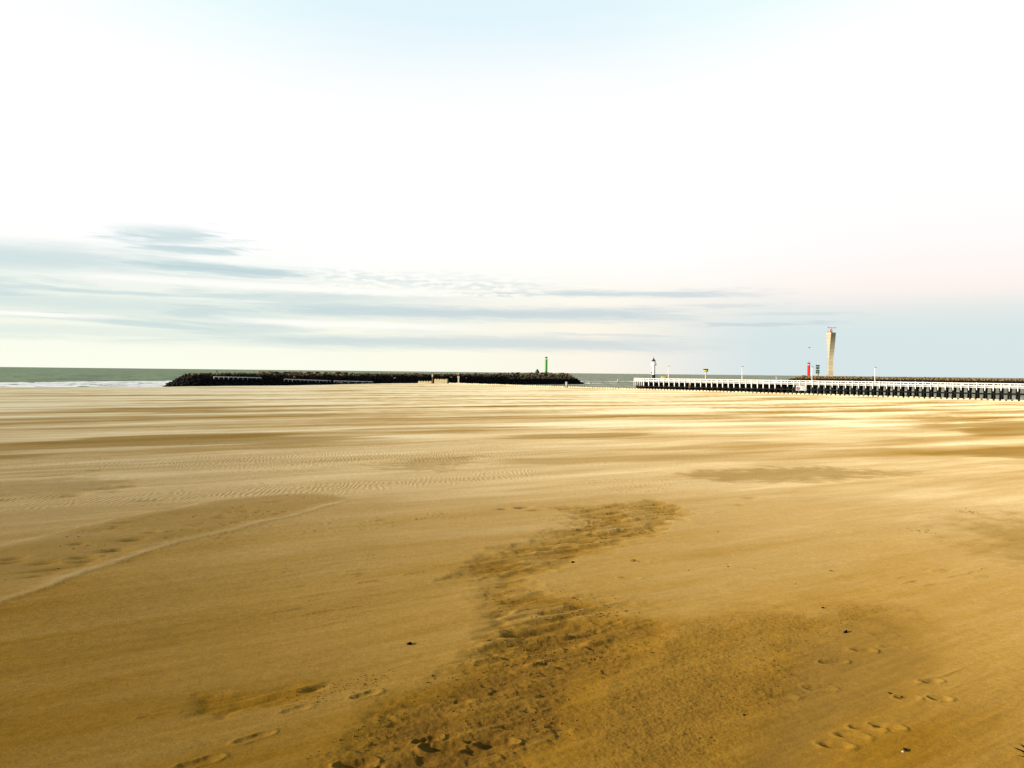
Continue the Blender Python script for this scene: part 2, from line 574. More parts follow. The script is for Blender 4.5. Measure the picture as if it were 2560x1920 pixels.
def sand_fields(X, Y):
    r = np.hypot(X, Y)
    shore_d = -poly_sdf(X, Y, SHORE + [(900, -900), (-900, -900)])        # positive on the sea side
    a = X * WIND.x + Y * WIND.y
    b = -X * WIND.y + Y * WIND.x
    z = base_z(r)
    near = 1 - sstep(r, 45, 90)
    # dune foot behind and right of the camera
    back = sstep(-Y, 2, 40)
    z = z + back * 2.5 * sstep(r, 4, 40)
    # broad undulation and wind streaks
    z += 0.05 * fbm(a / 9, b / 4, 3, 3) * sstep(r, 3, 12)
    z += (0.10 * sstep(r, 40, 120)) * fbm(a / 60, b / 14, 3, 5)
    wall_k = sstep(shore_d, -34, -4) * sstep(X, -75, -45)
    z = z * (1 - wall_k) + wall_k * (1.42 + 0.20 * fbm(X / 12, Y / 12, 3, 6))
    # past the berm the beach falls away into the sea
    drop = sstep(shore_d, 0, 70 - 56 * sstep(X, -60, -30))
    z = z - 4.2 * drop

    attr = {}
    # --- colour fields
    wav = fbm(a / 3.0, b / 1.1, 3, 51)
    st1 = fbm(a / 70 + 0.02 * wav, b / 13, 4, 11, 0.42)
    st2 = fbm(a / 30, b / 5.5, 4, 12, 0.42)
    st3 = fbm(a / 9, b / 1.2, 4, 13)
    ff = sstep(r, 30, 110)
    st4 = fbm(a / 45, b / 3.2, 4, 14)
    streak = 0.34 * st4 * sstep(r, 50, 140) + 0.95 * st1 * ff + 0.75 * st2 * sstep(r, 10, 55) + 0.32 * st3 * (1 - 0.75 * ff)
    dry_shade = 0.17 + 0.13 * sstep(r, 5, 12) + 0.28 * sstep(r, 9, 30) + 0.15 * sstep(r, 40, 130)  # paler with distance: drifted sand, plus lens falloff painted darker near the camera
    dry_shade = dry_shade - 0.02 * sstep(X, 0.5, 6) * (1 - sstep(r, 10, 40))
    dry_shade = dry_shade + streak * (0.17 + 0.26 * sstep(r, 14, 70))
    dry_shade = dry_shade + 0.035 * fbm(a / 2.6, b / 0.22, 3, 15) * (1 - sstep(r, 25, 60)) + 0.07 * sstep(fbm(a / 16, b / 2.6, 4, 16), 0.05, 0.60) * sstep(r, 7, 20)
    damp = np.zeros(X.shape)
    grain = 0.25 + 0.25 * np.clip(-streak, 0, 1)
    rough = np.zeros(X.shape)
    ripple = np.zeros(X.shape)

    W = lambda pts: [ground(*p) for p in pts]
    sel = (r < 75) & (Y > 0.5)
    xs, ys, rs = X[sel], Y[sel], r[sel]
    aa, bb = a[sel], b[sel]
    wob = 0.16 * fbm(xs / 0.9, ys / 0.9, 4, 21) * np.clip(rs / 10, 0.4, 3)
    dz = np.zeros(xs.shape)
    dr, dm, gr, ro, rp = dry_shade[sel], damp[sel], grain[sel], rough[sel], ripple[sel]

    def patch(pts, soft, wobk=1.0):
        return poly_sdf(xs, ys, W(pts)) + wob * wobk, soft

    # crust plate on the left with a ragged scarp towards the camera
    crust = [(0, 1185), (250, 1122), (450, 1084), (600, 1064), (700, 1062), (775, 1075), (700, 1098), (600, 1125), (500, 1150), (400, 1170), (300, 1200), (200, 1232), (100, 1272), (0, 1305), (-200, 1380), (-420, 1470), (-700, 1400), (-400, 1260)]
    rag = 0.022 * fbm(xs / 0.07, ys / 0.07, 3, 22) * np.clip(rs / 12, 0.5, 2)
    sd = poly_sdf(xs, ys, W(crust)) + 0.25 * wob + rag
    edge = W([(-420, 1470), (-200, 1380), (0, 1305), (100, 1272), (200, 1232), (300, 1200), (400, 1170), (500, 1150), (600, 1125), (700, 1098), (775, 1075)])
    ed, ep = line_dist(xs, ys, edge)
    ed = ed + 0.25 * wob + rag
    nearedge = np.exp(-(ed / 1.2) ** 2)
    ins = sstep(sd, -0.16, 0.08)
    endk = sstep(ep, 0.5, 4) * (1 - sstep(ep, ep.max() - 1.6, ep.max() - 0.1))
    dz += 0.018 * ins * np.exp(-np.clip(sd, 0, 9) / 0.8) * endk
    dr = dr + 0.09 * np.exp(-((sd - 0.09) / 0.10) ** 2) * nearedge * endk  # scarp lip paler: its sunlit rim painted into the sand colour
    inn = sstep(sd, 0.05, 0.6)
    dr = dr * (1 - 0.30 * inn) + 0.03 * inn
    dm = np.maximum(dm, 0.55 * inn)
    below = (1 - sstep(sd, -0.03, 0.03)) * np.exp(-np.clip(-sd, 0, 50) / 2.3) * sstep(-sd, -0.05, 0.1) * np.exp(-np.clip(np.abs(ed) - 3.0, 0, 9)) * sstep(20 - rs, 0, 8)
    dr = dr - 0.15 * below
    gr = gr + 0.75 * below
    # lee pits on the crust, moist, their shade also painted into the colour
    for (px, py, L, wd, dp) in [(290, 1170, .5, .12, .035), (250, 1190, .5, .12, .04), (180, 1205, .4, .1, .03), (190, 1212, .35, .1, .03), (170, 1180, .3, .08, .02), (330, 1155, .25, .08, .02), (100, 1215, .5, .12, .025), (120, 1228, 1.0, .12, .03), (30, 1208, .4, .1, .03), (25, 1215, .6, .1, .03), (80, 1245, .4, .08, .02), (275, 1130, .7, .1, .02), (330, 1080, .8, .12, .04), (370, 1098, .7, .1, .02), (520, 1105, .5, .08, .02), (480, 1120, .4, .1, .02), (140, 1025, 1.4, .2, .05), (210, 1015, .6, .2, .03), (230, 1053, .8, .2, .04), (285, 1048, .6, .2, .04), (160, 1068, .6, .2, .04), (600, 1085, .5, .1, .02), (880, 992, .9, .2, .03), (960, 1003, .6, .2, .03), (1090, 1099, .35, .12, .04), (1130, 1096, .5, .12, .05), (1160, 1101, .5, .1, .03), (1770, 1040, .8, .2, .03), (1620, 1075, .5, .15, .03), (1600, 1090, .3, .12, .02)]:
        cx, cy = ground(px, py)
        u = (xs - cx) * WIND.x + (ys - cy) * WIND.y
        v = -(xs - cx) * WIND.y + (ys - cy) * WIND.x
        g = np.exp(-(u / (0.5 * L)) ** 2 - (v / wd) ** 2)
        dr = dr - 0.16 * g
        dp *= 1.5
        dz += -dp * g + 0.35 * dp * np.exp(-((u - 0.7 * L) / (0.6 * L)) ** 2 - (v / wd) ** 2)
        dm = np.maximum(dm, 0.5 * g)

    lens = sstep(fbm(aa / 0.75, bb / 0.12, 2, 25), 0.42, 0.80) * sstep(fbm(xs / 2.5, ys / 2.5, 2, 26), -0.1, 0.4) * inn
    dz += -0.022 * lens
    dr = dr - 0.08 * lens  # hollows darkened in colour to strengthen their shading
    # eroded, sculpted patches in the middle and front
    up = [(925, 1262), (1050, 1198), (1180, 1150), (1250, 1122), (1185, 1098), (1300, 1086), (1420, 1080), (1510, 1098), (1490, 1122), (1420, 1150), (1330, 1188), (1230, 1222), (1150, 1245), (1175, 1282), (1330, 1282), (1440, 1310), (1330, 1340), (1390, 1352), (1230, 1420), (1000, 1440), (1020, 1330), (1010, 1280), (1040, 1250), (980, 1250)]
    lowp = [(1000, 1420), (1090, 1355), (1200, 1335), (1330, 1320), (1480, 1335), (1430, 1420), (1330, 1480), (1290, 1560), (1230, 1660), (1220, 1760), (560, 1760), (640, 1660), (720, 1590), (760, 1540), (880, 1470)]
    midp = [(400, 1545), (430, 1503), (560, 1488), (640, 1482), (700, 1478), (690, 1505), (600, 1532), (480, 1556)]
    tun = 0.5 + 0.5 * fbm(aa / 1.5, bb / 0.35, 3, 33)
    s_up, s_lo, s_mi = (poly_sdf(xs, ys, W(p)) + 1.4 * wob for p in (up, lowp, midp))
    flu = fbm(aa / 1.1 + 0.25 * fbm(aa / 0.7, bb / 0.5, 2, 37), bb / 0.30, 3, 31, 0.42)
    flu2 = fbm(aa / 0.40, bb / 0.11, 2, 32)
    tongue = 0.30 * flu
    k_up = sstep(s_up + tongue, -0.20, 0.60)
    k_lo = sstep(s_lo + 0.8 * tongue, -0.20, 0.65)
    k_mi = sstep(s_mi + 0.3 * tongue, -0.06, 0.18)
    k = np.maximum(np.maximum(k_up, k_lo), k_mi)
    dz += k_up * (-0.030 + 0.048 * flu + 0.003 * flu2)
    dz += k_lo * (-0.022 + 0.022 * flu + 0.003 * flu2 + 0.0045 * fbm(xs / 0.07, ys / 0.06, 3, 34))
    dz += k_mi * (-0.016 + 0.034 * flu + 0.008 * flu2)
    # lips of drifted sand round the patches
    lip = np.exp(-((s_up - 0.0) / 0.16) ** 2) + np.exp(-(s_lo / 0.14) ** 2)
    dz += 0.006 * lip * (0.4 + tun)
    cr = np.clip(fbm(xs / 0.10, ys / 0.10, 2, 35) - 0.15, 0, 1) * sstep(fbm(xs / 0.8, ys / 0.8, 2, 36), 0.0, 0.35)
    dz += 0.012 * cr * np.maximum(k_lo, 0.8 * k_up)
    ro = np.maximum(ro, k)
    dm = np.maximum(dm, 0.40 * k_up * (1 - k_lo) + 0.35 * k_lo)
    dr = dr * (1 - 0.74 * k_lo) * (1 - 0.46 * k_up * (1 - k_lo)) * (1 - 0.32 * k_mi)
    dr = dr + (0.17 * k_up * (1 - k_lo) + 0.07 * k_lo) * np.clip(flu + 0.3 * flu2, -0.6, 0.8)  # hollows darker, ridges paler: relief shading painted into the colour
    dent = sstep(fbm(xs / 0.30, ys / 0.22, 2, 38), 0.25, 0.75)
    dz += -0.016 * dent * k_lo - 0.008 * dent * k_up * (1 - k_lo)

    # grainy orange ground to the right of it and smooth damp olive patch
    gpatch = [(1250, 1420), (1330, 1350), (1470, 1330), (1700, 1312), (1900, 1300), (1990, 1330), (1900, 1380), (1760, 1420), (1700, 1520), (1560, 1660), (1500, 1780), (1180, 1780), (1230, 1600)]
    opatch = [(1690, 1350), (1850, 1320), (2000, 1340), (2060, 1400), (2070, 1470), (2010, 1530), (1930, 1570), (1830, 1630), (1760, 1690), (1680, 1780), (1470, 1780), (1560, 1640), (1640, 1500)]
    s_g = poly_sdf(xs, ys, W(gpatch)) + 2.2 * wob
    s_o = poly_sdf(xs, ys, W(opatch)) + 0.9 * wob
    k_g = sstep(s_g, -0.4, 0.7) * (1 - 0.6 * k_lo)
    k_o = sstep(s_o + 0.10 * flu, -0.18, 0.55)
    dz += k_g * (0.0030 * fbm(xs / 0.06, ys / 0.05, 3, 41) + 0.0022 * fbm(xs / 0.03, ys / 0.03, 2, 42) + 0.008 * fbm(xs / 0.5, ys / 0.4, 3, 43))
    dz += -0.012 * k_o
    gr = gr * (1 - 0.7 * k_o) + 0.42 * k_g
    dr = dr * (1 - 0.42 * k_g) * (1 - 0.44 * k_o)
    dm = np.maximum(np.maximum(dm, 0.75 * k_o), 0.40 * k_g)
    # flat damp patches farther out
    for pts, amt in [
        ([(800, 1006), (900, 990), (1060, 980), (1035, 1000), (960, 1019), (830, 1019)], .7),
        ([(1440, 1022), (1560, 1014), (1760, 1008), (1990, 1018), (1900, 1030), (1700, 1041), (1550, 1040)], 1.25),
        ([(2040, 1130), (2212, 1108), (2420, 1108), (2420, 1222), (2212, 1216), (2080, 1182)], 1.35),
        ([(0, 1040), (160, 1030), (330, 1036), (260, 1060), (100, 1075), (-200, 1085), (-200, 1040)], .6),
    ]:
        s = poly_sdf(xs, ys, W(pts)) + 2.0 * wob
        kk = sstep(s + 0.5 * flu, -0.6, 1.5) * 0.85
        dm = np.maximum(dm, amt * kk)
        dr = dr * (1 - 0.33 * amt * kk)
        dz += -0.02 * kk + 0.012 * kk * flu
    for pts, amt in [([(2040, 1130), (2080, 1050), (2212, 1030), (2500, 1030), (2500, 1250), (2212, 1230)], .6), ([(1650, 1240), (1850, 1140), (2060, 1200), (1950, 1260)], .3)]:
        s = poly_sdf(xs, ys, W(pts)) + 3.0 * wob
        kk = sstep(s, -0.5, 1.0)
        dz += kk * amt * (0.012 * np.clip(flu2, -0.3, 1) + 0.010 * fbm(xs / 0.4, ys / 0.4, 3, 44))
    scat = sstep(fbm(aa / 0.9, bb / 0.14, 2, 27), 0.40, 0.80)
    zone = sstep(fbm(aa / 7.0, bb / 3.0, 2, 28), 0.05, 0.5) * sstep(rs, 7, 12) * (1 - sstep(rs, 45, 70))
    dz += scat * zone * 0.016
    dr = dr - 0.05 * zone * scat
    # wind ripples
    for pts, amt in [
        ([(-300, 1000), (0, 992), (500, 985), (1000, 972), (1250, 968), (1200, 985), (900, 1000), (500, 1015), (0, 1022), (-300, 1030)], 1.0),
        ([(-300, 1085), (0, 1072), (300, 1068), (700, 1045), (1100, 1020), (1260, 1010), (1200, 1025), (900, 1050), (600, 1070), (300, 1090), (0, 1105), (-300, 1120)], 1.0),
        ([(1280, 1035), (1560, 1040), (1500, 1055), (1280, 1060)], .6),
    ]:
        s = poly_sdf(xs, ys, W(pts)) + 2.5 * wob
        rp = np.maximum(rp, amt * sstep(s + 0.9 * fbm(aa / 3.5, bb / 0.8, 2, 24), -0.4, 1.0))

    # footprints: long axis angle in plan, metres
    def foot(px, py, L, wd, ang, dp, rim=0.5):
        nonlocal dz, dm
        dp *= 0.36
        cx, cy = ground(px, py)
        ca, sa = math.cos(ang), math.sin(ang)
        n1 = 0.03 * fbm(xs / 0.08, ys / 0.08, 2, int(px))
        u = (xs - cx) * ca + (ys - cy) * sa
        v = -(xs - cx) * sa + (ys - cy) * ca
        waist = wd * (0.5 - 0.10 * np.cos(2 * np.pi * u / L))
        e = np.sqrt((u / (0.5 * L)) ** 2 + (v / waist) ** 2) + n1 * 4
        dz += -dp * (1 - sstep(e, 0.45, 1.1)) + rim * dp * np.exp(-((e - 1.22) / 0.20) ** 2)
    for (px, py, L, wd, ang, dp) in [
        (955, 1612, .34, .15, .15, .11), (1075, 1603, .32, .14, .15, .10), (925, 1595, .25, .13, .6, .07), (790, 1500, .30, .13, .75, .04), (640, 1530, .28, .12, .7, .025),
        (550, 1590, .32, .12, .75, .035), (430, 1645, .34, .14, .7, .04), (770, 1648, .30, .15, .4, .09), (1165, 1480, .2, .1, .3, .03),
        (1805, 1608, .26, .14, -.2, .048), (1842, 1588, .26, .13, -.2, .043), (1872, 1572, .26, .13, -.2, .048), (1915, 1568, .26, .13, -.2, .05), (1960, 1505, .24, .12, .1, .045), (2030, 1508, .22, .12, .1, .05),
        (2010, 1470, .24, .12, .3, .045), (1865, 1408, .26, .14, 0, .055), (1800, 1432, .3, .12, .2, .05), (1905, 1375, .3, .14, .1, .02), (1930, 1400, .3, .14, .1, .02), (1770, 1485, .3, .16, .1, .03), (1690, 1505, .28, .14, .2, .025),
        (1370, 1405, .3, .15, .3, .03), (1390, 1210, .2, .1, 0, .03), (1360, 1247, .35, .16, 0, .03), (340, 1545, .32, .06, .5, .02),
    ]:
        foot(px, py, L, wd, ang, dp)
    # tiny granularity everywhere close by
    dz += 0.0028 * fbm(aa / 0.9, bb / 0.13, 3, 63) + 0.0012 * fbm(xs / 0.2, ys / 0.2, 2, 61) + 0.0007 * perlin(xs / 0.035, ys / 0.03, 62)
    z[sel] += dz
    dry_shade[sel], damp[sel], grain[sel], rough[sel], ripple[sel] = dr, dm, gr, ro, rp

    # far damp streaks
    for pts, amt in [
        ([(0, 962), (150, 942), (350, 936), (640, 935), (900, 945), (600, 960), (250, 966), (0, 985), (-300, 1000), (-300, 960)], .8),
        ([(830, 928), (980, 922), (1200, 920), (1000, 938)], .6),
        ([(1090, 942), (1300, 932), (1440, 945), (1250, 958)], .6),
        ([(1920, 912), (2212, 904), (2500, 908), (2500, 950), (2212, 945), (1980, 925)], 1.0),
        ([(2090, 985), (2212, 970), (2450, 968), (2450, 1000), (2180, 999)], 1.0),
        ([(1100, 990), (1500, 975), (1500, 995), (1200, 1005)], .35),
        ([(1530, 880), (1700, 875), (1900, 880), (1700, 892)], .5),
        ([(700, 895), (1100, 890), (1500, 897), (1050, 903)], .6),
        ([(1550, 908), (1700, 900), (1850, 905), (1700, 914)], .5),
        ([(0, 885), (300, 880), (700, 886), (350, 893)], .5),
    ]:
        s = poly_sdf(X, Y, W(pts)) + 0.10 * r * fbm(a / 25, b / 5, 3, 23)
        kk = sstep(s, -0.01 * r, 0.05 * r) * (Y > 0) * amt
        damp = np.maximum(damp, 0.8 * kk)
        dry_shade = dry_shade * (1 - 0.55 * kk)
    dry_shade = dry_shade - 0.17 * sstep(X, 15, 120) * sstep(r, 80, 150)
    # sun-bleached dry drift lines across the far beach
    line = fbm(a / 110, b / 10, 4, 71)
    dry_shade = dry_shade + 0.42 * sstep(line, -0.05, 0.6) * sstep(r, 60, 140)
    dry_shade = dry_shade + 0.10 * sstep(r, 150, 320)
    wet = sstep(shore_d, 3, 30 - 24 * sstep(X, -60, -30))
    attr['dry_shade'] = np.clip(dry_shade, 0, 1.05)
    attr['damp'] = np.clip(damp, 0, 1)
    attr['grain'] = np.clip(grain, 0, 1.3)
    attr['rough'] = rough
    attr['ripple'] = ripple
    attr['wet'] = wet
    return z, attr


def sand_material():
    m = bpy.data.materials.new('beach_sand')
    m.use_nodes = True
    nt = NT(m.node_tree)
    A = {}
    for k in ('dry_shade', 'damp', 'grain', 'rough', 'ripple', 'wet'):
        n = nt.new('ShaderNodeAttribute', attribute_name=k)
        A[k] = n.outputs['Fac']
    geo = nt.new('ShaderNodeNewGeometry')
    P = geo.outputs['Position']
    ramp = nt.new('ShaderNodeValToRGB')
    nt.put(ramp.inputs[0], A['dry_shade'])
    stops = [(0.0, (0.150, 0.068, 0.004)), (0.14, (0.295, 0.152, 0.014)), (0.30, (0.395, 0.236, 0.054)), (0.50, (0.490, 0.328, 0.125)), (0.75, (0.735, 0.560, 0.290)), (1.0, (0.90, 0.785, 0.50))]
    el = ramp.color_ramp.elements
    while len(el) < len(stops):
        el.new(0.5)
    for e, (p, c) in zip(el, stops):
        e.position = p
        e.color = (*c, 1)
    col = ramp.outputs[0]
    col = nt.mix(nt.m('MULTIPLY', A['damp'], 0.65), col, nt.mix(0.5, col, (0.255, 0.185, 0.072)))
    # grain: coarse dark and light sand grains, visible near; larger mottling farther out
    g1 = nt.noise(P, 55.0, 3, 0.7)
    g2 = nt.noise(P, 14.0, 3, 0.65)
    g3 = nt.noise(P, 3.0, 4, 0.6)
    amt = nt.m('ADD', 0.40, nt.m('MULTIPLY', A['grain'], 0.55))
    s = nt.m('ADD', nt.m('MULTIPLY', nt.m('SUBTRACT', g1, 0.5), 1.6), nt.m('ADD', nt.m('MULTIPLY', nt.m('SUBTRACT', g2, 0.5), 0.9), nt.m('MULTIPLY', nt.m('SUBTRACT', g3, 0.5), 0.35)))
    k = nt.m('ADD', 1.0, nt.m('MULTIPLY', s, amt))
    kc = nt.xyz(k, k, k)
    col = nt.mix(1.0, col, kc, 'MULTIPLY')
    sp = nt.noise(P, 120.0, 1, 0.5)
    col = nt.mix(nt.m('MULTIPLY', nt.step(sp, 0.66, 0.74), nt.m('MULTIPLY', A['grain'], 0.45)), col, (0.09, 0.045, 0.008))
    col = nt.mix(A['wet'], col, (0.13, 0.10, 0.06))
    # ripples across the wind
    sepn = nt.new('ShaderNodeSeparateXYZ')
    nt.put(sepn.inputs[0], P)
    u = nt.m('ADD', nt.m('MULTIPLY', sepn.outputs[0], 0.93), nt.m('MULTIPLY', sepn.outputs[1], 0.10))
    vv = nt.m('SUBTRACT', nt.m('MULTIPLY', sepn.outputs[1], 0.93), nt.m('MULTIPLY', sepn.outputs[0], 0.10))
    rw = nt.noise(nt.xyz(nt.m('MULTIPLY', u, 0.7), nt.m('MULTIPLY', vv, 0.45), 0.0), 1.0, 3, 0.55)
    ph = nt.m('ADD', nt.m('MULTIPLY', u, 2 * math.pi / 0.155), nt.m('MULTIPLY', rw, 38.0))
    rip = nt.m('MULTIPLY', nt.m('SINE', ph), A['ripple'])
    h = nt.m('ADD', nt.m('MULTIPLY', rip, 0.0038), nt.m('MULTIPLY', nt.m('MULTIPLY', g1, 0.0040), nt.m('ADD', 0.35, A['grain'])))
    h = nt.m('ADD', h, nt.m('MULTIPLY', g2, 0.002))
    h = nt.m('ADD', h, nt.m('MULTIPLY', nt.m('MULTIPLY', g2, A['rough']), 0.005))
    bump = nt.new('ShaderNodeBump')
    bump.inputs['Strength'].default_value = 1.0
    bump.inputs['Distance'].default_value = 1.0
    nt.put(bump.inputs['Height'], h)
    p = nt.new('ShaderNodeBsdfPrincipled')
    nt.put(p.inputs['Base Color'], col)
    nt.put(p.inputs['Roughness'], nt.m('SUBTRACT', 1.0, nt.m('MULTIPLY', A['wet'], 0.6)))
    p.inputs['Diffuse Roughness'].default_value = 0.6
    nt.put(p.inputs['Specular IOR Level'], nt.m('ADD', 0.02, nt.m('MULTIPLY', A['wet'], 0.4)))
    nt.put(p.inputs['Normal'], bump.outputs[0])
    o = nt.new('ShaderNodeOutputMaterial')
    nt.put(o.inputs[0], p.outputs[0])
    return m


def build_sand():
    th = thetas(38.5, 1250, 3.0)
    # rows equally spaced in depression angle, with extra rows far away
    rr = [0.4, 0.8, 1.2, 1.6, 2.0, 2.4, 2.7]
    r = 3.0
    while r < 900:
        rr.append(r)
        hgt = CAM_Z - float(base_z(r))
        step = r * r / hgt * 0.00082
        step = max(step, 0.004)
        r += min(step, 3.0)
    rr = np.array(rr)
    R, T = np.meshgrid(rr, th, indexing='ij')
    X, Y = R * np.sin(T), R * np.cos(T)
    Z, at = sand_fields(X, Y)
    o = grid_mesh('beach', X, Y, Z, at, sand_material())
    tag(o, kind='structure')
    return o


def sea_material():
    m = bpy.data.materials.new('sea_water')
    m.use_nodes = True
    nt = NT(m.node_tree)
    foam = nt.new('ShaderNodeAttribute', attribute_name='foam').outputs['Fac']
    mud = nt.new('ShaderNodeAttribute', attribute_name='mud').outputs['Fac']
    chop = nt.new('ShaderNodeAttribute', attribute_name='chop').outputs['Fac']
    P = nt.new('ShaderNodeNewGeometry').outputs['Position']
    mp = nt.new('ShaderNodeMapping')
    mp.inputs['Rotation'].default_value = (0, 0, math.radians(-38))
    mp.inputs['Scale'].default_value = (0.28, 1.0, 1.0)
    nt.put(mp.inputs['Vector'], P)
    n1 = nt.noise(mp.outputs[0], 0.16, 6, 0.62)
    n2 = nt.noise(mp.outputs[0], 0.012, 4, 0.55)
    col = nt.mix(mud, (0.105, 0.165, 0.058), (0.29, 0.275, 0.18))
    col = nt.mix(nt.m('MULTIPLY', nt.m('SUBTRACT', 1.0, nt.step(n1, 0.3, 0.55)), 0.65), col, (0.03, 0.06, 0.012))
    col = nt.mix(nt.m('MULTIPLY', nt.step(n2, 0.4, 0.7), 0.35), col, (0.14, 0.19, 0.08))
    sp = nt.new('ShaderNodeSeparateXYZ')
    nt.put(sp.inputs[0], P)
    n3 = nt.noise(nt.xyz(nt.m('MULTIPLY', sp.outputs[0], 0.035), nt.m('MULTIPLY', sp.outputs[1], 0.011), 0.0), 1.0, 5, 0.68)
    n4 = nt.noise(nt.xyz(nt.m('MULTIPLY', sp.outputs[0], 0.11), nt.m('MULTIPLY', sp.outputs[1], 0.022), 3.0), 1.0, 4, 0.7)
    k3 = nt.m('ADD', 0.35, nt.m('ADD', nt.m('MULTIPLY', nt.step(n3, 0.36, 0.62), 0.75), nt.m('MULTIPLY', nt.step(n4, 0.38, 0.60), 0.75)))
    col = nt.mix(1.0, col, nt.xyz(k3, k3, k3), 'MULTIPLY')
    nb = nt.noise(nt.xyz(nt.m('MULTIPLY', sp.outputs[0], 0.22), nt.m('MULTIPLY', sp.outputs[1], 0.07), 8.0), 1.0, 6, 0.7)
    fm = nt.m('ADD', foam, nt.m('MULTIPLY', nt.m('SUBTRACT', nb, 0.52), 2.0))
    fmask = nt.step(fm, 0.45, 0.62)
    cap = nt.step(nt.m('ADD', n4, nt.m('MULTIPLY', nt.m('SUBTRACT', n1, 0.5), 0.35)), 0.735, 0.77)
    fmask = nt.m('MAXIMUM', fmask, nt.m('MULTIPLY', cap, nt.m('MULTIPLY', chop, 0.7)))
    bump = nt.new('ShaderNodeBump')
    bump.inputs['Distance'].default_value = 1.6
    bump.inputs['Strength'].default_value = 0.8
    nt.put(bump.inputs['Height'], n1)
    p = nt.new('ShaderNodeBsdfPrincipled')
    nt.put(p.inputs['Base Color'], nt.mix(fmask, col, (0.95, 0.95, 0.92)))
    nt.put(p.inputs['Roughness'], nt.m('ADD', 0.45, nt.m('MULTIPLY', fmask, 0.5)))
    p.inputs['Specular IOR Level'].default_value = 0.04
    nt.put(p.inputs['Normal'], bump.outputs[0])
    o = nt.new('ShaderNodeOutputMaterial')
    nt.put(o.inputs[0], p.outputs[0])
    return m


def build_sea():
    th = thetas(38.0, 760, 3.0)
    rr = list(np.arange(150, 330, 10.0)) + list(np.arange(330, 520, 1.6)) + list(np.arange(520, 1100, 5.0)) + list(np.geomspace(1100, 70000, 130))
    R, T = np.meshgrid(np.array(rr), th, indexing='ij')
    X, Y = R * np.sin(T), R * np.cos(T)
    sp = line_dist(X, Y, SHORE[:8])[1]
    sd = -poly_sdf(X, Y, SHORE + [(900, -900), (-900, -900)])
    left = sstep(-X, 60, 140)
    warp = 9 * fbm(X / 60, Y / 60, 3, 81)
    q = sd + warp
    along = fbm(sp / 26, sd / 60, 3, 82)
    surf = np.zeros(X.shape)
    Z = 0.25 * fbm(X / 14, Y / 9, 3, 83) * (1 - sstep(R, 900, 2500)) * sstep(R, 200, 330)
    for (d0, w, h, g) in [(72, 9, .35, .8), (96, 10, .8, 1.0), (128, 8, 1.0, .95), (165, 7, .9, .6), (198, 9, 1.0, .9)]:
        side = 1.0 if d0 < 190 else sstep(-X, 160, 205)
        seg = sstep(along + g * 0.55 + 0.5 * sstep(-X, 130, 200), 0.1, 0.5)
        t = (q - d0)
        prof = np.exp(-np.clip(t, 0, 99) / (0.9 * w)) * (t >= 0) + np.exp(-(t / (0.25 * w)) ** 2) * (t < 0)
        Z += 0.5 * h * prof * left * (0.35 + 0.65 * seg)
        surf = np.maximum(surf, side * seg * (np.exp(-((t + 0.35 * w) / (0.8 * w)) ** 2)) * left)
    wash = (1 - sstep(q - 35 * sstep(-X, 120, 190) - 45 * sstep(-X, 165, 215), 95, 150)) * left * (0.40 + 0.34 * fbm(X / 9, Y / 14, 3, 84))
    foam = np.maximum(surf * 0.95, wash)
    foam = np.clip(foam * (0.55 + 0.75 * sstep(-X, 100, 180)), 0, 1.1)
    # two lines of surf across the harbour mouth, and wash round the breakwater tip
    for (A, B, w, g) in [((60, 800), (165, 880), 7, .95), ((58, 672), (96, 690), 4, .75), ((-60, 900), (60, 800), 6, .3)]:
        d, s_ = line_dist(X, Y, [A, B])
        L = math.hypot(B[0] - A[0], B[1] - A[1])
        endf = sstep(s_, 0, 3) * (1 - sstep(s_, L - 3, L))
        foam = np.maximum(foam, g * np.exp(-((d + 3 * fbm(X / 20, Y / 20, 2, 85)) / w) ** 2) * endf)
        Z += 0.7 * np.exp(-(d / w) ** 2) * endf
    mud = np.clip(0.10 + 0.62 * sstep(X / Y, -0.18, 0.12) + 0.35 * sstep(X, 20, 60) * (1 - sstep(Y, 640, 700)) * (Y > 0), 0, 1)
    mud = np.where(Y > 0, mud, 0.2)
    o = grid_mesh('sea', X, Y, Z, {'foam': foam, 'mud': mud, 'chop': 1 - sstep(R, 900, 5000)}, sea_material())
    tag(o, kind='structure')


build_sand()
build_sea()

# ------------------------------------------------------------------ breakwaters


def boulder_mesh(name, seed, material, sub=1):
    bm = bmesh.new()
    bmesh.ops.create_icosphere(bm, subdivisions=sub, radius=1.0)
    rn = random.Random(seed)
    planes = [(Vector((rn.uniform(-1, 1), rn.uniform(-1, 1), rn.uniform(-1, 1))).normalized(), rn.uniform(0.55, 0.85)) for _ in range(9)]
    for v in bm.verts:
        for n, d in planes:
            e = v.co.dot(n) - d
            if e > 0:
                v.co -= n * e
        v.co *= rn.uniform(0.94, 1.06)
    sx, sy, sz = rn.uniform(0.9, 1.25), rn.uniform(0.8, 1.05), rn.uniform(0.6, 0.85)
    for v in bm.verts:
        v.co = Vector((v.co.x * sx, v.co.y * sy, v.co.z * sz))
    me = bpy.data.meshes.new(name)
    bm.to_mesh(me)
    bm.free()
    if material:
        me.materials.append(material)
    return me


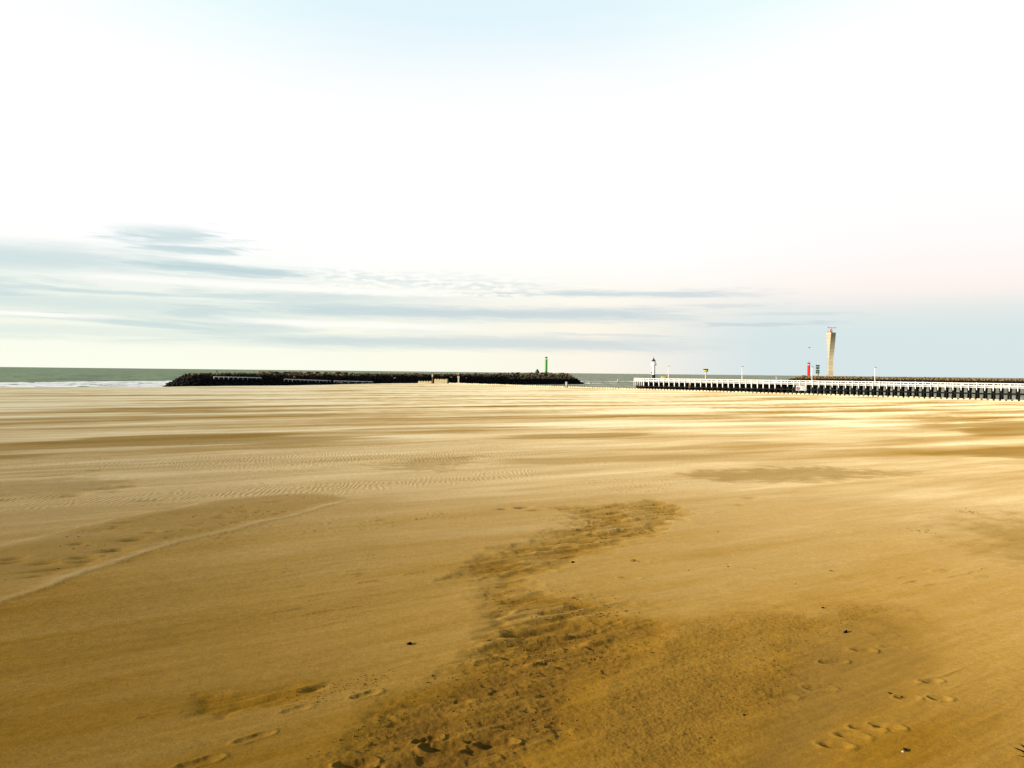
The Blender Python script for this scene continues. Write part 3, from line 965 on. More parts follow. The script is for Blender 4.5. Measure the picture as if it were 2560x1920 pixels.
def rock_material(name, tide, dark, mids):
    """rock: black weed up to the tide line (world height), bare stone mixed by tone above"""
    m = bpy.data.materials.new(name)
    m.use_nodes = True
    nt = NT(m.node_tree)
    geo = nt.new('ShaderNodeNewGeometry')
    tone = nt.new('ShaderNodeAttribute', attribute_name='tone').outputs['Fac']
    sep = nt.new('ShaderNodeSeparateXYZ')
    nt.put(sep.inputs[0], geo.outputs['Position'])
    n = nt.noise(geo.outputs['Position'], 0.5, 5, 0.65)
    n2 = nt.noise(geo.outputs['Position'], 2.2, 4, 0.6)
    h = nt.m('ADD', sep.outputs[2], nt.m('MULTIPLY', nt.m('SUBTRACT', n, 0.5), 2.2))
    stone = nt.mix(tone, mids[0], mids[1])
    stone = nt.mix(nt.step(n2, 0.3, 0.7), nt.mix(0.45, stone, (0.03, 0.025, 0.015)), stone)
    col = nt.mix(nt.step(h, tide - 0.3, tide + 0.4), dark, stone)
    p = nt.new('ShaderNodeBsdfPrincipled')
    nt.put(p.inputs['Base Color'], col)
    p.inputs['Roughness'].default_value = 0.9
    p.inputs['Specular IOR Level'].default_value = 0.08
    o = nt.new('ShaderNodeOutputMaterial')
    nt.put(o.inputs[0], p.outputs[0])
    return m


BOULDERS = [boulder_mesh('boulder_shape', 100 + k, None, 2) for k in range(7)]
SMALL = [boulder_mesh('small_boulder_shape', 200 + k, None, 1) for k in range(7)]
SMALL_NP = []
for me in SMALL:
    v = np.empty(len(me.vertices) * 3)
    me.vertices.foreach_get('co', v)
    f = np.array([list(p.vertices) for p in me.polygons])
    SMALL_NP.append((v.reshape(-1, 3), f))
SMALL_KEEP = None


def rot_matrix(rn):
    q = Euler((rn.uniform(-0.5, 0.5), rn.uniform(-0.5, 0.5), rn.uniform(0, 6.28))).to_matrix()
    return np.array(q)


def rubble(name, spots, material, parent):
    """many boulders as one mesh; spots: (x,y,z,scale,tone)"""
    V, Fc, T = [], [], []
    off = 0
    rn = random.Random(5)
    for (x, y, z, s, t) in spots:
        v, f = SMALL_NP[rn.randrange(len(SMALL_NP))]
        w = (v * s) @ rot_matrix(rn).T + np.array([x, y, z])
        V.append(w)
        Fc.append(f + off)
        T.append(np.full(len(v), t))
        off += len(v)
    V = np.concatenate(V).astype(np.float32)
    Fc = np.concatenate(Fc).astype(np.int32)
    T = np.concatenate(T).astype(np.float32)
    me = bpy.data.meshes.new(name)
    me.vertices.add(len(V))
    me.vertices.foreach_set('co', V.ravel())
    me.loops.add(Fc.size)
    me.loops.foreach_set('vertex_index', Fc.ravel())
    me.polygons.add(len(Fc))
    me.polygons.foreach_set('loop_start', np.arange(0, Fc.size, 3, dtype=np.int32))
    me.update(calc_edges=True)
    a = me.attributes.new('tone', 'FLOAT', 'POINT')
    a.data.foreach_set('value', T)
    me.materials.append(material)
    o = bpy.data.objects.new(name, me)
    COL.objects.link(o)
    o.parent = parent
    return o


class Mound:
    """rubble mound along a line in plan: crest height varies along it"""
    def __init__(self, A, B, crest, half, slope, nose, foot=-1.0):
        self.A, self.B = Vector(A), Vector(B)
        self.L = (self.B - self.A).length
        self.t = (self.B - self.A) / self.L
        self.n = Vector((self.t.y, -self.t.x))      # towards the camera side
        self.crest, self.half, self.slope, self.nose, self.foot = crest, half, slope, nose, foot

    def at(self, s, d):
        p = self.A + self.t * s + self.n * d
        return p.x, p.y

    def height(self, s, d):
        over = max(0.0, -s, s - self.L)
        e = math.hypot(over / self.nose * self.slope, max(0.0, abs(d) - self.half))
        c = self.crest(min(max(s / self.L, 0), 1))
        return c - e / self.slope

    def core(self, material, parent):
        ext = 22
        ss = np.arange(-ext, self.L + ext + 0.1, 2.0)
        dd = np.arange(-24, 24.1, 2.0)
        X, Y, Z = (np.zeros((len(ss), len(dd))) for _ in range(3))
        for i, s in enumerate(ss):
            for j, d in enumerate(dd):
                X[i, j], Y[i, j] = self.at(s, d)
                Z[i, j] = max(self.foot - 1.0, self.height(s, d) - 0.55)
        o = grid_mesh('rubble_core', X, Y, Z, {'tone': np.zeros(X.shape)}, material, wrap=False)
        o.parent = parent
        return o


def lin(t, pts):
    for (a, va), (b, vb) in zip(pts, pts[1:]):
        if t <= b:
            return va + (vb - va) * (t - a) / (b - a)
    return pts[-1][1]


def crest_left(t):
    return lin(t, [(0, 6.3), (0.06, 6.7), (0.5, 6.9), (0.72, 7.3), (0.8, 7.9), (1, 8.1)])


def crest_right(t):
    return lin(t, [(0, 7.9), (0.4, 7.5), (0.5, 7.2), (1, 7.2)])


def build_breakwater(label, mound, tide, mids, tone_fn, step, parentname, big_label, big_group, n_big, big_tone, bigs, seed, big_rows):
    root = thing(parentname, (0, 0, 0), label, 'breakwater')
    rock = rock_material(parentname + '_stone', tide, (0.010, 0.009, 0.0075), mids)
    mound.core(rock, root)
    rn = random.Random(seed)
    spots = []
    reach = mound.half + 15
    for s in np.arange(-18, mound.L + 18, step):
        for d in np.arange(-mound.half - 3, reach, step):
            ss, d2 = s + rn.uniform(-.5, .5) * step, d + rn.uniform(-.5, .5) * step
            z = mound.height(ss, d2)
            if z < -1.2:
                continue
            x, y = mound.at(ss, d2)
            sc = step * rn.uniform(0.52, 0.80)
            t = ss / mound.L
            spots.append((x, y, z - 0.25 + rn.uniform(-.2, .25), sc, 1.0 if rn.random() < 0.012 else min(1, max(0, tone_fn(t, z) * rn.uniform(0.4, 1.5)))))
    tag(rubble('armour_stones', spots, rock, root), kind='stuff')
    # the large stones along the crest are things of their own
    meshes = []
    for k, me in enumerate(BOULDERS):
        m2 = me.copy()
        m2.name = 'crest_boulder'
        a = m2.attributes.new('tone', 'FLOAT', 'POINT')
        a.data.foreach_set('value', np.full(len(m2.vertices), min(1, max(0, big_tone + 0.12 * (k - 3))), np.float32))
        m2.materials.append(rock)
        meshes.append(m2)
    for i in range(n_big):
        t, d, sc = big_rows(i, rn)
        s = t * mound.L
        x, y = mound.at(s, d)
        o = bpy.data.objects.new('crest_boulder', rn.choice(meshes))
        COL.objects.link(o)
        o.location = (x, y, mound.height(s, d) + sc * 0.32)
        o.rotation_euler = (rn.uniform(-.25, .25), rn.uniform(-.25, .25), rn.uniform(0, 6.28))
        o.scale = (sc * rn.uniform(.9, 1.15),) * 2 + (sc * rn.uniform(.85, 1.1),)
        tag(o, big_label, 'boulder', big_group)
    return root


LEFT = Mound((-161, 388.5), (44.5, 650), crest_left, 3.5, 1.45, 1.7)
RIGHT = Mound((331, 905), (690, 800), crest_right, 6.0, 1.5, 2.2)


def left_rows(i, rn):
    # runs of stones on the skyline as in the photograph: two runs in the first third, scattered on, dense at the far end
    k = i / 190.0
    if k < 0.22:
        return rn.uniform(0.125, 0.30), rn.uniform(-3.0, 0.0), rn.uniform(1.1, 1.6)
    if k < 0.50:
        return rn.uniform(0.30, 0.74), rn.uniform(-3.0, -0.5), rn.uniform(0.7, 1.15)
    return rn.uniform(0.74, 1.01), rn.uniform(-3.0, 3.0), rn.uniform(0.9, 1.4)


def right_rows(i, rn):
    return rn.uniform(0.0, 1.0), rn.uniform(-4.5, 5.5), rn.uniform(1.0, 1.7)


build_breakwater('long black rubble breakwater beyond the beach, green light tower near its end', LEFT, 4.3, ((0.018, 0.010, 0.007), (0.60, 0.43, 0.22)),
                 lambda t, z: (0.0 if z < 6.0 else 0.22) if t < 0.74 else (0.3 + 0.5 * min(1, (t - 0.74) / 0.12)), 1.7, 'rubble_breakwater',  # far-end stones paler: sunlight the face misses is painted into tone
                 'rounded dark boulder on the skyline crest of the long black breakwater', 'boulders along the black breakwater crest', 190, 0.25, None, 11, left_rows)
build_breakwater('brown rubble breakwater behind the white pier, concrete radar tower rising from it', RIGHT, 5.6, ((0.15, 0.10, 0.045), (0.40, 0.30, 0.16)),
                 lambda t, z: 0.5, 2.3, 'rubble_breakwater',
                 'olive brown boulder on the crest of the breakwater behind the white pier', 'boulders along the brown breakwater crest', 110, 0.45, None, 12, right_rows)


def on_mound(mound, px, depth_guess=None):
    """crest point of a mound seen in column px of the 2560 photograph"""
    u = (px - 1280.0) / F_PX
    # solve A + t*s = (u*y, y)
    A, t = mound.A, mound.t
    s = (u * A.y - A.x) / (t.x - u * t.y)
    return A + t * s, s


# ---- railings and steps on the face of the left breakwater
def railing(px0, px1, z0, z1, d, label, boards):
    p0, s0 = on_mound(LEFT, px0)
    p1, s1 = on_mound(LEFT, px1)
    a, b = LEFT.at(s0, d), LEFT.at(s1, d)
    root = thing('walkway_railing', (a[0], a[1], z0), label, 'railing', math.atan2(b[1] - a[1], b[0] - a[0]), 'white railings on the breakwater face')
    L = math.hypot(b[0] - a[0], b[1] - a[1])
    dz = z1 - z0
    rail = MB()
    rail.add([(0, -.12, .85), (L, -.12, dz + .85), (L, .12, dz + .85), (0, .12, .85), (0, -.12, 1.25), (L, -.12, dz + 1.25), (L, .12, dz + 1.25), (0, .12, 1.25)],
             [(3, 2, 1, 0), (4, 5, 6, 7), (0, 1, 5, 4), (1, 2, 6, 5), (2, 3, 7, 6), (3, 0, 4, 7)])
    rail.build('handrail', M['white_paint'], root)
    if boards:
        lo = MB()
        lo.add([(0, -.1, .0), (L, -.1, dz), (L, .1, dz), (0, .1, .0), (0, -.1, .22), (L, -.1, dz + .22), (L, .1, dz + .22), (0, .1, .22)],
               [(3, 2, 1, 0), (4, 5, 6, 7), (0, 1, 5, 4), (1, 2, 6, 5), (2, 3, 7, 6), (3, 0, 4, 7)])
        lo.build('kickboard', M['white_paint'], root)
    n = max(2, int(L / 2.6))
    for k in range(n + 1):
        x = L * k / n
        MB().box((x, 0.0, dz * k / n + 0.3), (0.16, 0.16, 1.1)).build('rail_post', M['white_paint'], root)
    wk = MB()
    wk.add([(0, .3, -.45), (L, .3, dz - .45), (L, 2.2, dz - .45), (0, 2.2, -.45), (0, .3, -.15), (L, .3, dz - .15), (L, 2.2, dz - .15), (0, 2.2, -.15)],
           [(3, 2, 1, 0), (4, 5, 6, 7), (0, 1, 5, 4), (1, 2, 6, 5), (2, 3, 7, 6), (3, 0, 4, 7)])
    wk.build('walkway', M['tar_wood'], root)
    return root


railing(514, 632, 4.2, 3.7, 7.6, 'short white railing highest on the black breakwater face near its left end', False)
railing(684, 800, 3.0, 2.1, 9.5, 'white railing halfway along the black breakwater face, between the other two', False)
railing(806, 905, 2.0, 1.4, 10.5, 'lowest white railing with a kickboard, where black breakwater meets the sand', True)


def light_tower_green():
    p, s = on_mound(LEFT, 1365)
    z = LEFT.height(s, 0) - 0.4
    q = far(1365, 939, p.y)
    root = thing('light_tower', (p.x, p.y, z), 'tall slim green light tower near the right end of the black breakwater', 'lighthouse')
    MB().lathe([(1.15, 0), (1.15, 0.5), (1.0, 0.6), (1.0, 12.0), (1.05, 12.05), (1.05, 12.25)], 24).build('shaft', M['green'], root, smooth=True)
    MB().lathe([(0.78, 12.25), (0.78, 13.2)], 16).build('lantern', M['glass'], root, smooth=True)
    MB().lathe([(1.3, 13.2), (1.25, 13.4), (0.75, 13.9), (0.25, 14.2), (0.08, 14.7)], 20).build('roof', M['dkgreen'], root, smooth=True)
    MB().box((-0.35, -1.0, 1.6), (0.9, 0.25, 2.2)).build('door', M['dkgreen'], root)
    MB().box((0, 0, -0.3), (4.2, 4.2, 0.9)).build('plinth', M['tan_concrete'], root)
    return root


light_tower_green()


def cone_beacon():
    p, s = on_mound(LEFT, 1346)
    z = LEFT.height(s, 1.0) - 0.2
    root = thing('cone_beacon', (p.x - 1, p.y - 1, z), 'dark conical beacon on a pale block left of the green light tower', 'beacon')
    MB().lathe([(1.3, 0.7), (1.7, 1.2), (1.65, 2.0), (1.0, 3.1), (0.35, 3.9), (0.1, 4.3)], 16).build('cone', M['dkgreen'], root, smooth=True)
    MB().box((0, 0, 0.25), (4.2, 3.0, 0.9)).build('block', M['tan_concrete'], root)
    MB().box((-4.5, -0.6, 0.25), (4.0, 1.0, 0.35)).build('white_step', M['pale_concrete'], root)


cone_beacon()

# ------------------------------------------------------------------ concrete block wall along the channel
def block_wall():
    d = (WALL_B - WALL_A).normalized()
    ang = math.atan2(d.y, d.x)
    L = (WALL_B - WALL_A).length + 22
    root = thing('block_wall', (WALL_A.x, WALL_A.y, 0), 'long low wall of studded concrete blocks edging the sand before the pier', 'wall', ang)
    n = 98
    w = L / n
    meshes = []
    for k in range(5):
        mb = MB()
        rn = random.Random(k)
        mb.box((0, 0, 1.05), (w - 0.04, 0.9, 1.6))
        for sx in (-0.25, 0.25):
            mb.box((sx * w + rn.uniform(-.04, .04), 0, 1.85 + 0.22), (w * 0.30, 0.7, 0.44), 0, 1.12)
        meshes.append(mb.mesh('wall_block', M['sand_concrete']))
    rn = random.Random(3)
    for k in range(n):
        o = bpy.data.objects.new('wall_block', meshes[k % 5])
        COL.objects.link(o)
        o.location = ((k + 0.5) * w, rn.uniform(-.05, .05), -0.27 + rn.uniform(-.09, .05))
        o.rotation_euler = (rn.uniform(-.01, .01), rn.uniform(-.012, .012), rn.uniform(-.012, .012))
        o.parent = root
    return root


block_wall()


def block_enclosure(px0, px1, depth, ytop, ybot, label, ret):
    a, b = far(px0, ybot, depth), far(px1, ybot, depth)
    h = (ybot - ytop) / F_PX * depth
    root = thing('block_enclosure', (a.x, a.y, a.z - 0.4), label, 'wall', 0.0)
    L = b.x - a.x
    n = max(3, int(L / 1.5))
    for k in range(n):
        mb = MB()
        x = (k + 0.5) * L / n
        mb.box((x, 0, (h + 0.4) / 2 - 0.05), (L / n - 0.03, 0.9, h + 0.4))
        mb.box((x, 0, h + 0.4 + 0.12), (L / n * 0.55, 0.65, 0.4))
        mb.build('wall_block', M['sand_concrete'], root)
    for k in range(ret):
        mb = MB()
        mb.box((L - 0.4, 1.0 + k * 1.5, (h + 0.4) / 2 - 0.05), (0.9, 1.45, h + 0.4))
        mb.box((L - 0.4, 1.0 + k * 1.5, h + 0.4 + 0.12), (0.65, 0.8, 0.4))
        mb.build('wall_block', M['sand_concrete'], root)
    return root


block_enclosure(1085.5, 1117, 496, 948.5, 957.5, 'tall boxy concrete block wall on the sand, left of the lifebuoy post', 5)
block_enclosure(1045, 1078, 482, 953.5, 959, 'low concrete block wall on the sand, left of the taller boxy one', 2)


def lifebuoy_post():
    p = far(1146, 957.5, 492)
    root = thing('lifebuoy_post', (p.x, p.y, p.z - 0.3), 'lifebuoy post with round sign and red panel on the sand before the breakwater', 'lifebuoy post')
    MB().box((0, 0, 2.2), (0.9, 0.25, 4.4)).build('post', M['pale_concrete'], root)
    MB().box((0, -0.2, 4.3), (1.25, 0.3, 1.7)).build('panel', M['dkred'], root)
    MB().torus((0.05, -0.45, 4.0), 0.48, 0.17).build('lifebuoy', M['white_paint'], root, smooth=True)
    MB().torus((0, -0.1, 6.3), 0.50, 0.10).build('sign_ring', M['dkgrey'], root, smooth=True)
    mb = MB()
    mb.bar((0, -0.06, 6.3), (0, 0.02, 6.3), 0.48, n=24)
    mb.build('sign_face', M['white_paint'], root)
    MB().box((0, 0, 5.4), (0.12, 0.12, 1.0)).build('sign_stem', M['grey'], root)


lifebuoy_post()


def flag_post():
    p = far(1081, 957.5, 489)
    root = thing('flag_post', (p.x, p.y, p.z - 0.3), 'dark post with furled pale flag left of the tall block wall', 'flag post')
    MB().bar((0, 0, 0), (0, 0, 4.2), 0.28, 0.22).build('post', M['brown_wood'], root)
    MB().bar((0, 0, 4.2), (-0.45, 0, 7.0), 0.12, 0.06).build('staff', M['dkgrey'], root)
    MB().lathe([(0.10, 4.1), (0.42, 4.3), (0.40, 5.0), (0.25, 5.8), (0.08, 6.3)], 9).build('flag', M['beige'], root, smooth=True)


flag_post()


def marker_post():
    p = far(1415.5, 970.5, 388)
    root = thing('marker_post', (p.x, p.y, p.z - 0.3), 'pale square concrete post with dark side boards, standing in the sand', 'post')
    MB().box((0, 0, 1.75), (0.85, 0.8, 3.5)).build('post', M['pale_concrete'], root)
    for sx in (-1, 1):
        MB().box((sx * 0.6, 0.1, 1.2), (0.32, 0.5, 1.9)).build('side_board', M['tar_wood'], root)
    MB().box((0.35, -0.9, 0.3), (2.2, 0.5, 0.7), 0.1).build('footing', M['tar_wood'], root)


marker_post()

# ------------------------------------------------------------------ pier
PIER_A = Vector((66.3, 392.0))
PIER_B = Vector((197.0, 300.0))
PE = (PIER_B - PIER_A).normalized()
PIER_ANG = math.atan2(PE.y, PE.x)
RAIL_TOP, DECK_TOP = 6.85, 5.9


def pier_local(x, y):
    """plan point in the pier's own axes"""
    d = Vector((x, y)) - PIER_A
    n = Vector((-PE.y, PE.x))
    return d.dot(PE), d.dot(n)


def pier_world(lx, ly):
    n = Vector((-PE.y, PE.x))
    p = PIER_A + PE * lx + n * ly
    return p.x, p.y


def build_pier():
    root = thing('pier', (PIER_A.x, PIER_A.y, 0), 'long white railed timber pier on black piles, right of the beach', 'pier', PIER_ANG)
    W = 5.6
    L = 205.0
    bay = 2.72
    nb = int(L / bay)
    head = [(-9.6, 8.7), (-3.5, 16.5), (8, 13), (13, W)]
    # deck
    MB().prism([(0.15, 0.25), (L, 0.25), (L, W - 0.2), (13, W - 0.2), (8, 12.7), (-3.3, 16.1), (-9.3, 8.6)], DECK_TOP - 0.28, DECK_TOP).build('deck', M['deck'], root)

    def boards(a, b, z0, z1, off, th, name):
        v = Vector((b[0] - a[0], b[1] - a[1]))
        ll = v.length
        m = MB()
        m.box((ll / 2, off, (z0 + z1) / 2), (ll, th, z1 - z0))
        o = m.build(name, M['white_paint'], root, (a[0], a[1], 0))
        o.rotation_euler = (0, 0, math.atan2(v.y, v.x))
        return o
    sides = [((0, 0), (L, 0)), ((-9.6, 8.7), (0, 0))]
    for a, b in sides:
        boards(a, b, RAIL_TOP - 0.30, RAIL_TOP, 0, 0.24, 'top_rail')
        boards(a, b, 5.56, 6.04, -0.02, 0.16, 'fascia_board')
        boards(a, b, 5.02, 5.26, 0.0, 0.22, 'edge_beam')
    for a, b in [((13, W), (L, W)), ((-3.5, 16.5), (-9.6, 8.7)), ((8, 13), (-3.5, 16.5)), ((13, W), (8, 13))]:
        boards(a, b, RAIL_TOP - 0.40, RAIL_TOP, 0, 0.20, 'top_rail')
        boards(a, b, 5.5, 6.0, 0, 0.14, 'fascia_board')
    # white posts
    def post_mesh(ln):
        mb = MB()
        mb.box((0, 0, 5.85), (0.34, 0.34, 2.2))
        zl = 4.75 - 1.35 * ln
        mb.box((0, -0.03, (4.75 + zl + 0.5) / 2), (0.40, 0.34, 4.75 - zl - 0.5))
        mb.box((0, 0, zl), (0.38, 0.32, 0.998), 0, 0.55)
        mb.box((0.0, -0.22, 5.3), (0.40, 0.10, 1.1))
        return mb.mesh('rail_post', M['white_paint'])
    pms = [post_mesh(1.0), post_mesh(0.25)]
    slim = MB().box((0, 0, 6.05), (0.22, 0.2, 1.0)).mesh('baluster', M['white_paint'])
    rn = random.Random(9)
    xs = []
    for k in range(nb + 1):
        xs.append((k * bay + rn.uniform(-.12, .12), -0.14, 0.0))
    for k in range(1, 6):
        t = k / 5
        xs.append((-9.6 * t, 8.7 * t - 0.1, math.atan2(8.7, -9.6) + math.pi))
    for (x, y, rz) in xs:
        o = bpy.data.objects.new('rail_post', pms[1 if x > 66 else 0])
        COL.objects.link(o)
        o.location = (x, y, rn.uniform(-.25, .1))
        o.rotation_euler = (0, 0, rz)
        o.parent = root
    for k in range(nb):
        if rn.random() < 0.25 or k > nb - 40:
            o = bpy.data.objects.new('baluster', slim)
            COL.objects.link(o)
            o.location = ((k + rn.choice((0.3, 0.38, 0.62))) * bay, 0, 0)
            o.parent = root
    far_post = MB().box((0, 0, 6.0), (0.24, 0.24, 1.2)).mesh('far_rail_post', M['white_paint'])
    for k in range(5, nb + 1, 2):
        o = bpy.data.objects.new('far_rail_post', far_post)
        COL.objects.link(o)
        o.location = (k * bay, W, 0)
        o.parent = root
    # trestles of black piles
    tm = []
    for v in range(3):
        mb = MB()
        r2 = random.Random(v + 40)
        for y in (0.25, 1.9, 3.6, 5.3):
            for sx in (-0.34, 0.34):
                mb.bar((sx + r2.uniform(-.05, .05) + (0.14 * sx), y + (y - 2.8) * 0.10, -2.5), (sx * 0.9, y, 5.5), 0.25, 0.22, 8)
        for sx in (-0.56, 0.56):
            mb.bar((sx, 0.0, 1.0), (sx, 5.5, 4.6), 0.13, n=6)
            mb.bar((sx, 5.5, 1.0), (sx, 0.0, 4.6), 0.13, n=6)
            mb.box((sx, 2.8, 5.25), (0.26, 5.6, 0.4))
            mb.box((sx, 2.8, 2.6), (0.22, 6.2, 0.34))
        tm.append(mb.mesh('trestle', M['tar_wood']))
    for k in range(nb + 1):
        o = bpy.data.objects.new('trestle', tm[k % 3])
        COL.objects.link(o)
        o.location = (k * bay, 0.1, rn.uniform(-.1, .02))
        o.parent = root
    for k in range(1, 6):
        t = k / 5
        o = bpy.data.objects.new('trestle', tm[k % 3])
        COL.objects.link(o)
        o.location = (-9.3 * t + 0.8, 8.7 * t + 0.6, 0)
        o.rotation_euler = (0, 0, math.radians(-30))
        o.parent = root
    for y, z in ((-0.25, 2.75), (5.9, 2.75), (2.8, 2.5)):
        MB().box((L / 2 + 2, y, z), (L + 4, 0.28, 0.36)).build('waling', M['tar_wood'], root)
    # close sheeting of tarred planks behind the first bays
    MB().box((36, 6.6, 1.4), (70, 0.3, 6.6)).build('plank_screen', M['tar_wood'], root)
    mb = MB()
    mb.box((8.9 * bay, -0.45, 3.5), (0.45, 0.3, 2.2))
    mb.build('fender_plank', M['brown_wood'], root)
    # thin lower members that show the ends of the cross planks
    return root


build_pier()


def on_pier(px, back):
    """point on the pier deck in column px, so many metres behind its near edge"""
    u = (px - 1280.0) / F_PX
    n = Vector((-PE.y, PE.x))
    A = PIER_A + n * back
    s = (u * A.y - A.x) / (PE.x - u * PE.y)
    return A + PE * s


def lighthouse():
    lx, ly = 1.4, 8.0
    x, y = pier_world(lx, ly)
    u = (1633.5 - 1280) / F_PX
    x = u * y
    root = thing('lighthouse', (x, y, DECK_TOP), 'small white lighthouse with black base and pointed black roof on the pier head', 'lighthouse')
    k = y / F_PX                       # metres per photo pixel there
    H = lambda py: CAM_Z - (py - horizon_y(1633)) * k - DECK_TOP
    zb, zg, ze, za, zt = H(936.7), H(913.2), H(902.5), H(896.5), H(889)
    MB().lathe([(0.86, 0), (0.86, zb)], 24).build('base', M['black'], root, smooth=True)
    MB().lathe([(0.84, zb), (0.78, zg - 0.25)], 24).build('shaft', M['white_paint'], root, smooth=True)
    MB().lathe([(0.80, zg - 0.25), (1.42, zg - 0.05), (1.42, zg + 0.12)], 24).build('gallery', M['white_paint'], root, smooth=True)
    g = MB()
    g.torus((0, 0, zg + 1.25), 1.38, 0.06, 'z', 28, 6)
    g.lathe([(1.36, zg + 0.12), (1.36, zg + 0.98)], 24)
    for i in range(10):
        t = i * math.pi / 5
        g.bar((1.38 * math.cos(t), 1.38 * math.sin(t), zg + 0.1), (1.38 * math.cos(t), 1.38 * math.sin(t), zg + 1.25), 0.04, n=6)
    g.build('gallery_rail', M['white_paint'], root)
    MB().lathe([(0.98, zg + 0.12), (0.98, ze - 0.7)], 20).build('lantern_drum', M['white_paint'], root, smooth=True)
    MB().lathe([(0.93, ze - 0.7), (0.93, ze)], 16).build('lantern', M['glass'], root)
    mb = MB()
    for i in range(8):
        t = i * math.pi / 4 + 0.2
        mb.bar((0.98 * math.cos(t), 0.98 * math.sin(t), ze - 0.72), (0.98 * math.cos(t), 0.98 * math.sin(t), ze), 0.05, n=6)
    mb.build('glazing_bars', M['white_paint'], root)
    MB().lathe([(1.15, ze - 0.1), (1.12, ze + 0.1), (0.70, ze + 0.45), (0.36, za - 0.25), (0.30, za + 0.15), (0.12, za + 0.3)], 20).build('roof', M['black'], root, smooth=True)
    MB().bar((0, 0, za + 0.2), (0, 0, zt), 0.07, 0.04).build('spike', M['dkgrey'], root)
    MB().bar((-1.15, -0.1, H(926.5)), (-1.15, -0.1, zg - 0.1), 0.16).build('side_pipe', M['cream'], root)
    MB().box((-1.1, -0.2, H(928.5)), (0.75, 0.5, 0.9)).build('cabinet', M['white_paint'], root)
    MB().box((-1.05, -0.25, H(931.5)), (0.34, 0.4, 0.55)).build('horn', M['black'], root)
    MB().bar((-1.15, 0, 0), (-1.15, 0, H(930)), 0.10).build('bracket', M['cream'], root)


lighthouse()


def lamp_post(px, ytop, label, proto=None):
    p = on_pier(px, 5.0)
    h = (CAM_Z - (ytop - horizon_y(px)) / F_PX * p.y) - DECK_TOP
    root = thing('lamp_post', (p.x, p.y, DECK_TOP), label, 'lamp post', 0, 'lamp posts along the pier')
    MB().bar((0, 0, 0), (0, 0, h), 0.20, 0.13, 10).build('post', M['white_paint'], root, smooth=True)
    mb = MB()
    mb.lathe([(0.05, 0.22), (0.34, 0.10), (0.36, -0.05), (0.2, -0.16)], 12, (0.18, 0, h + 0.12))
    mb.build('lamp_head', M['dkgrey'], root, smooth=True)


lamp_post(1670.8, 916, 'white lamp post on the pier just right of the small lighthouse')
lamp_post(1855, 916.8, 'white lamp post on the pier right of the yellow topped mast')
lamp_post(2029.8, 917.8, 'white lamp post on the pier just right of the red tower')
lamp_post(2187, 919, 'rightmost white lamp post on the pier, right of the radar tower')


def signal_mast():
    p = on_pier(1764, 3.5)
    k = p.y / F_PX
    H = lambda py: CAM_Z - (py - horizon_y(1764)) * k - DECK_TOP
    root = thing('signal_mast', (p.x, p.y, DECK_TOP), 'cream mast on the pier topped by yellow dish and dark box', 'signal mast')
    MB().bar((0, 0, 0), (0, 0, H(929)), 0.24, 0.2, 10).build('mast', M['cream'], root, smooth=True)
    MB().bar((0.22, -0.1, 0.3), (0.22, -0.1, H(930)), 0.07, 0.07, 6).build('conduit', M['brown_wood'], root)
    MB().box((0, 0, 0.5), (0.5, 0.5, 1.0)).build('foot', M['black'], root)
    z0, z1, z2 = H(929.8), H(925.6), H(922.3)
    MB().lathe([(0.5, z0), (0.95, z0 + 0.15), (1.22, z0 + 0.45), (1.18, z1 - 0.12), (1.05, z1)], 20).build('dish', M['yellow'], root, smooth=True)
    MB().box((0, 0, (z1 + z2) / 2), (2.2, 1.0, z2 - z1)).build('box', M['black'], root)
    MB().box((0, 0, z2 + 0.12), (1.2, 0.6, 0.22)).build('cap', M['white_paint'], root)


signal_mast()


def winch():
    p = on_pier(1661, 6.5)
    root = thing('winch', (p.x, p.y, DECK_TOP), 'low yellow and orange machine on the pier head behind the railing', 'winch')
    MB().box((-0.8, 0, 1.2), (1.5, 1.2, 1.4)).build('housing', M['yellow'], root)
    MB().bar((0.3, -0.5, 1.55), (1.4, -0.5, 1.55), 0.55, n=14).build('drum', M['orange'], root, smooth=True)
    MB().bar((-1.7, -0.3, 0), (-1.5, -0.3, 1.8), 0.10).build('lever', M['cream'], root)
    MB().box((0, 0, 0.25), (3.6, 1.6, 0.5)).build('frame', M['cream'], root)


winch()


def small_post():
    p = on_pier(1940, 5.2)
    root = thing('flag_post', (p.x, p.y, DECK_TOP), 'short white post with a small white flag on the pier, left of red tower', 'flag post')
    MB().bar((0, 0, 0), (0, 0, 2.6), 0.09).build('post', M['white_paint'], root)
    MB().add([(0.05, 0, 2.5), (0.55, 0.08, 2.3), (0.5, -0.05, 1.6), (0.05, 0, 1.7), (0.05, 0.05, 2.5), (0.55, 0.13, 2.3), (0.5, 0.0, 1.6), (0.05, 0.05, 1.7)],
             [(0, 1, 2, 3), (7, 6, 5, 4), (0, 4, 5, 1), (1, 5, 6, 2), (2, 6, 7, 3), (3, 7, 4, 0)]).build('flag', M['white_paint'], root)


small_post()


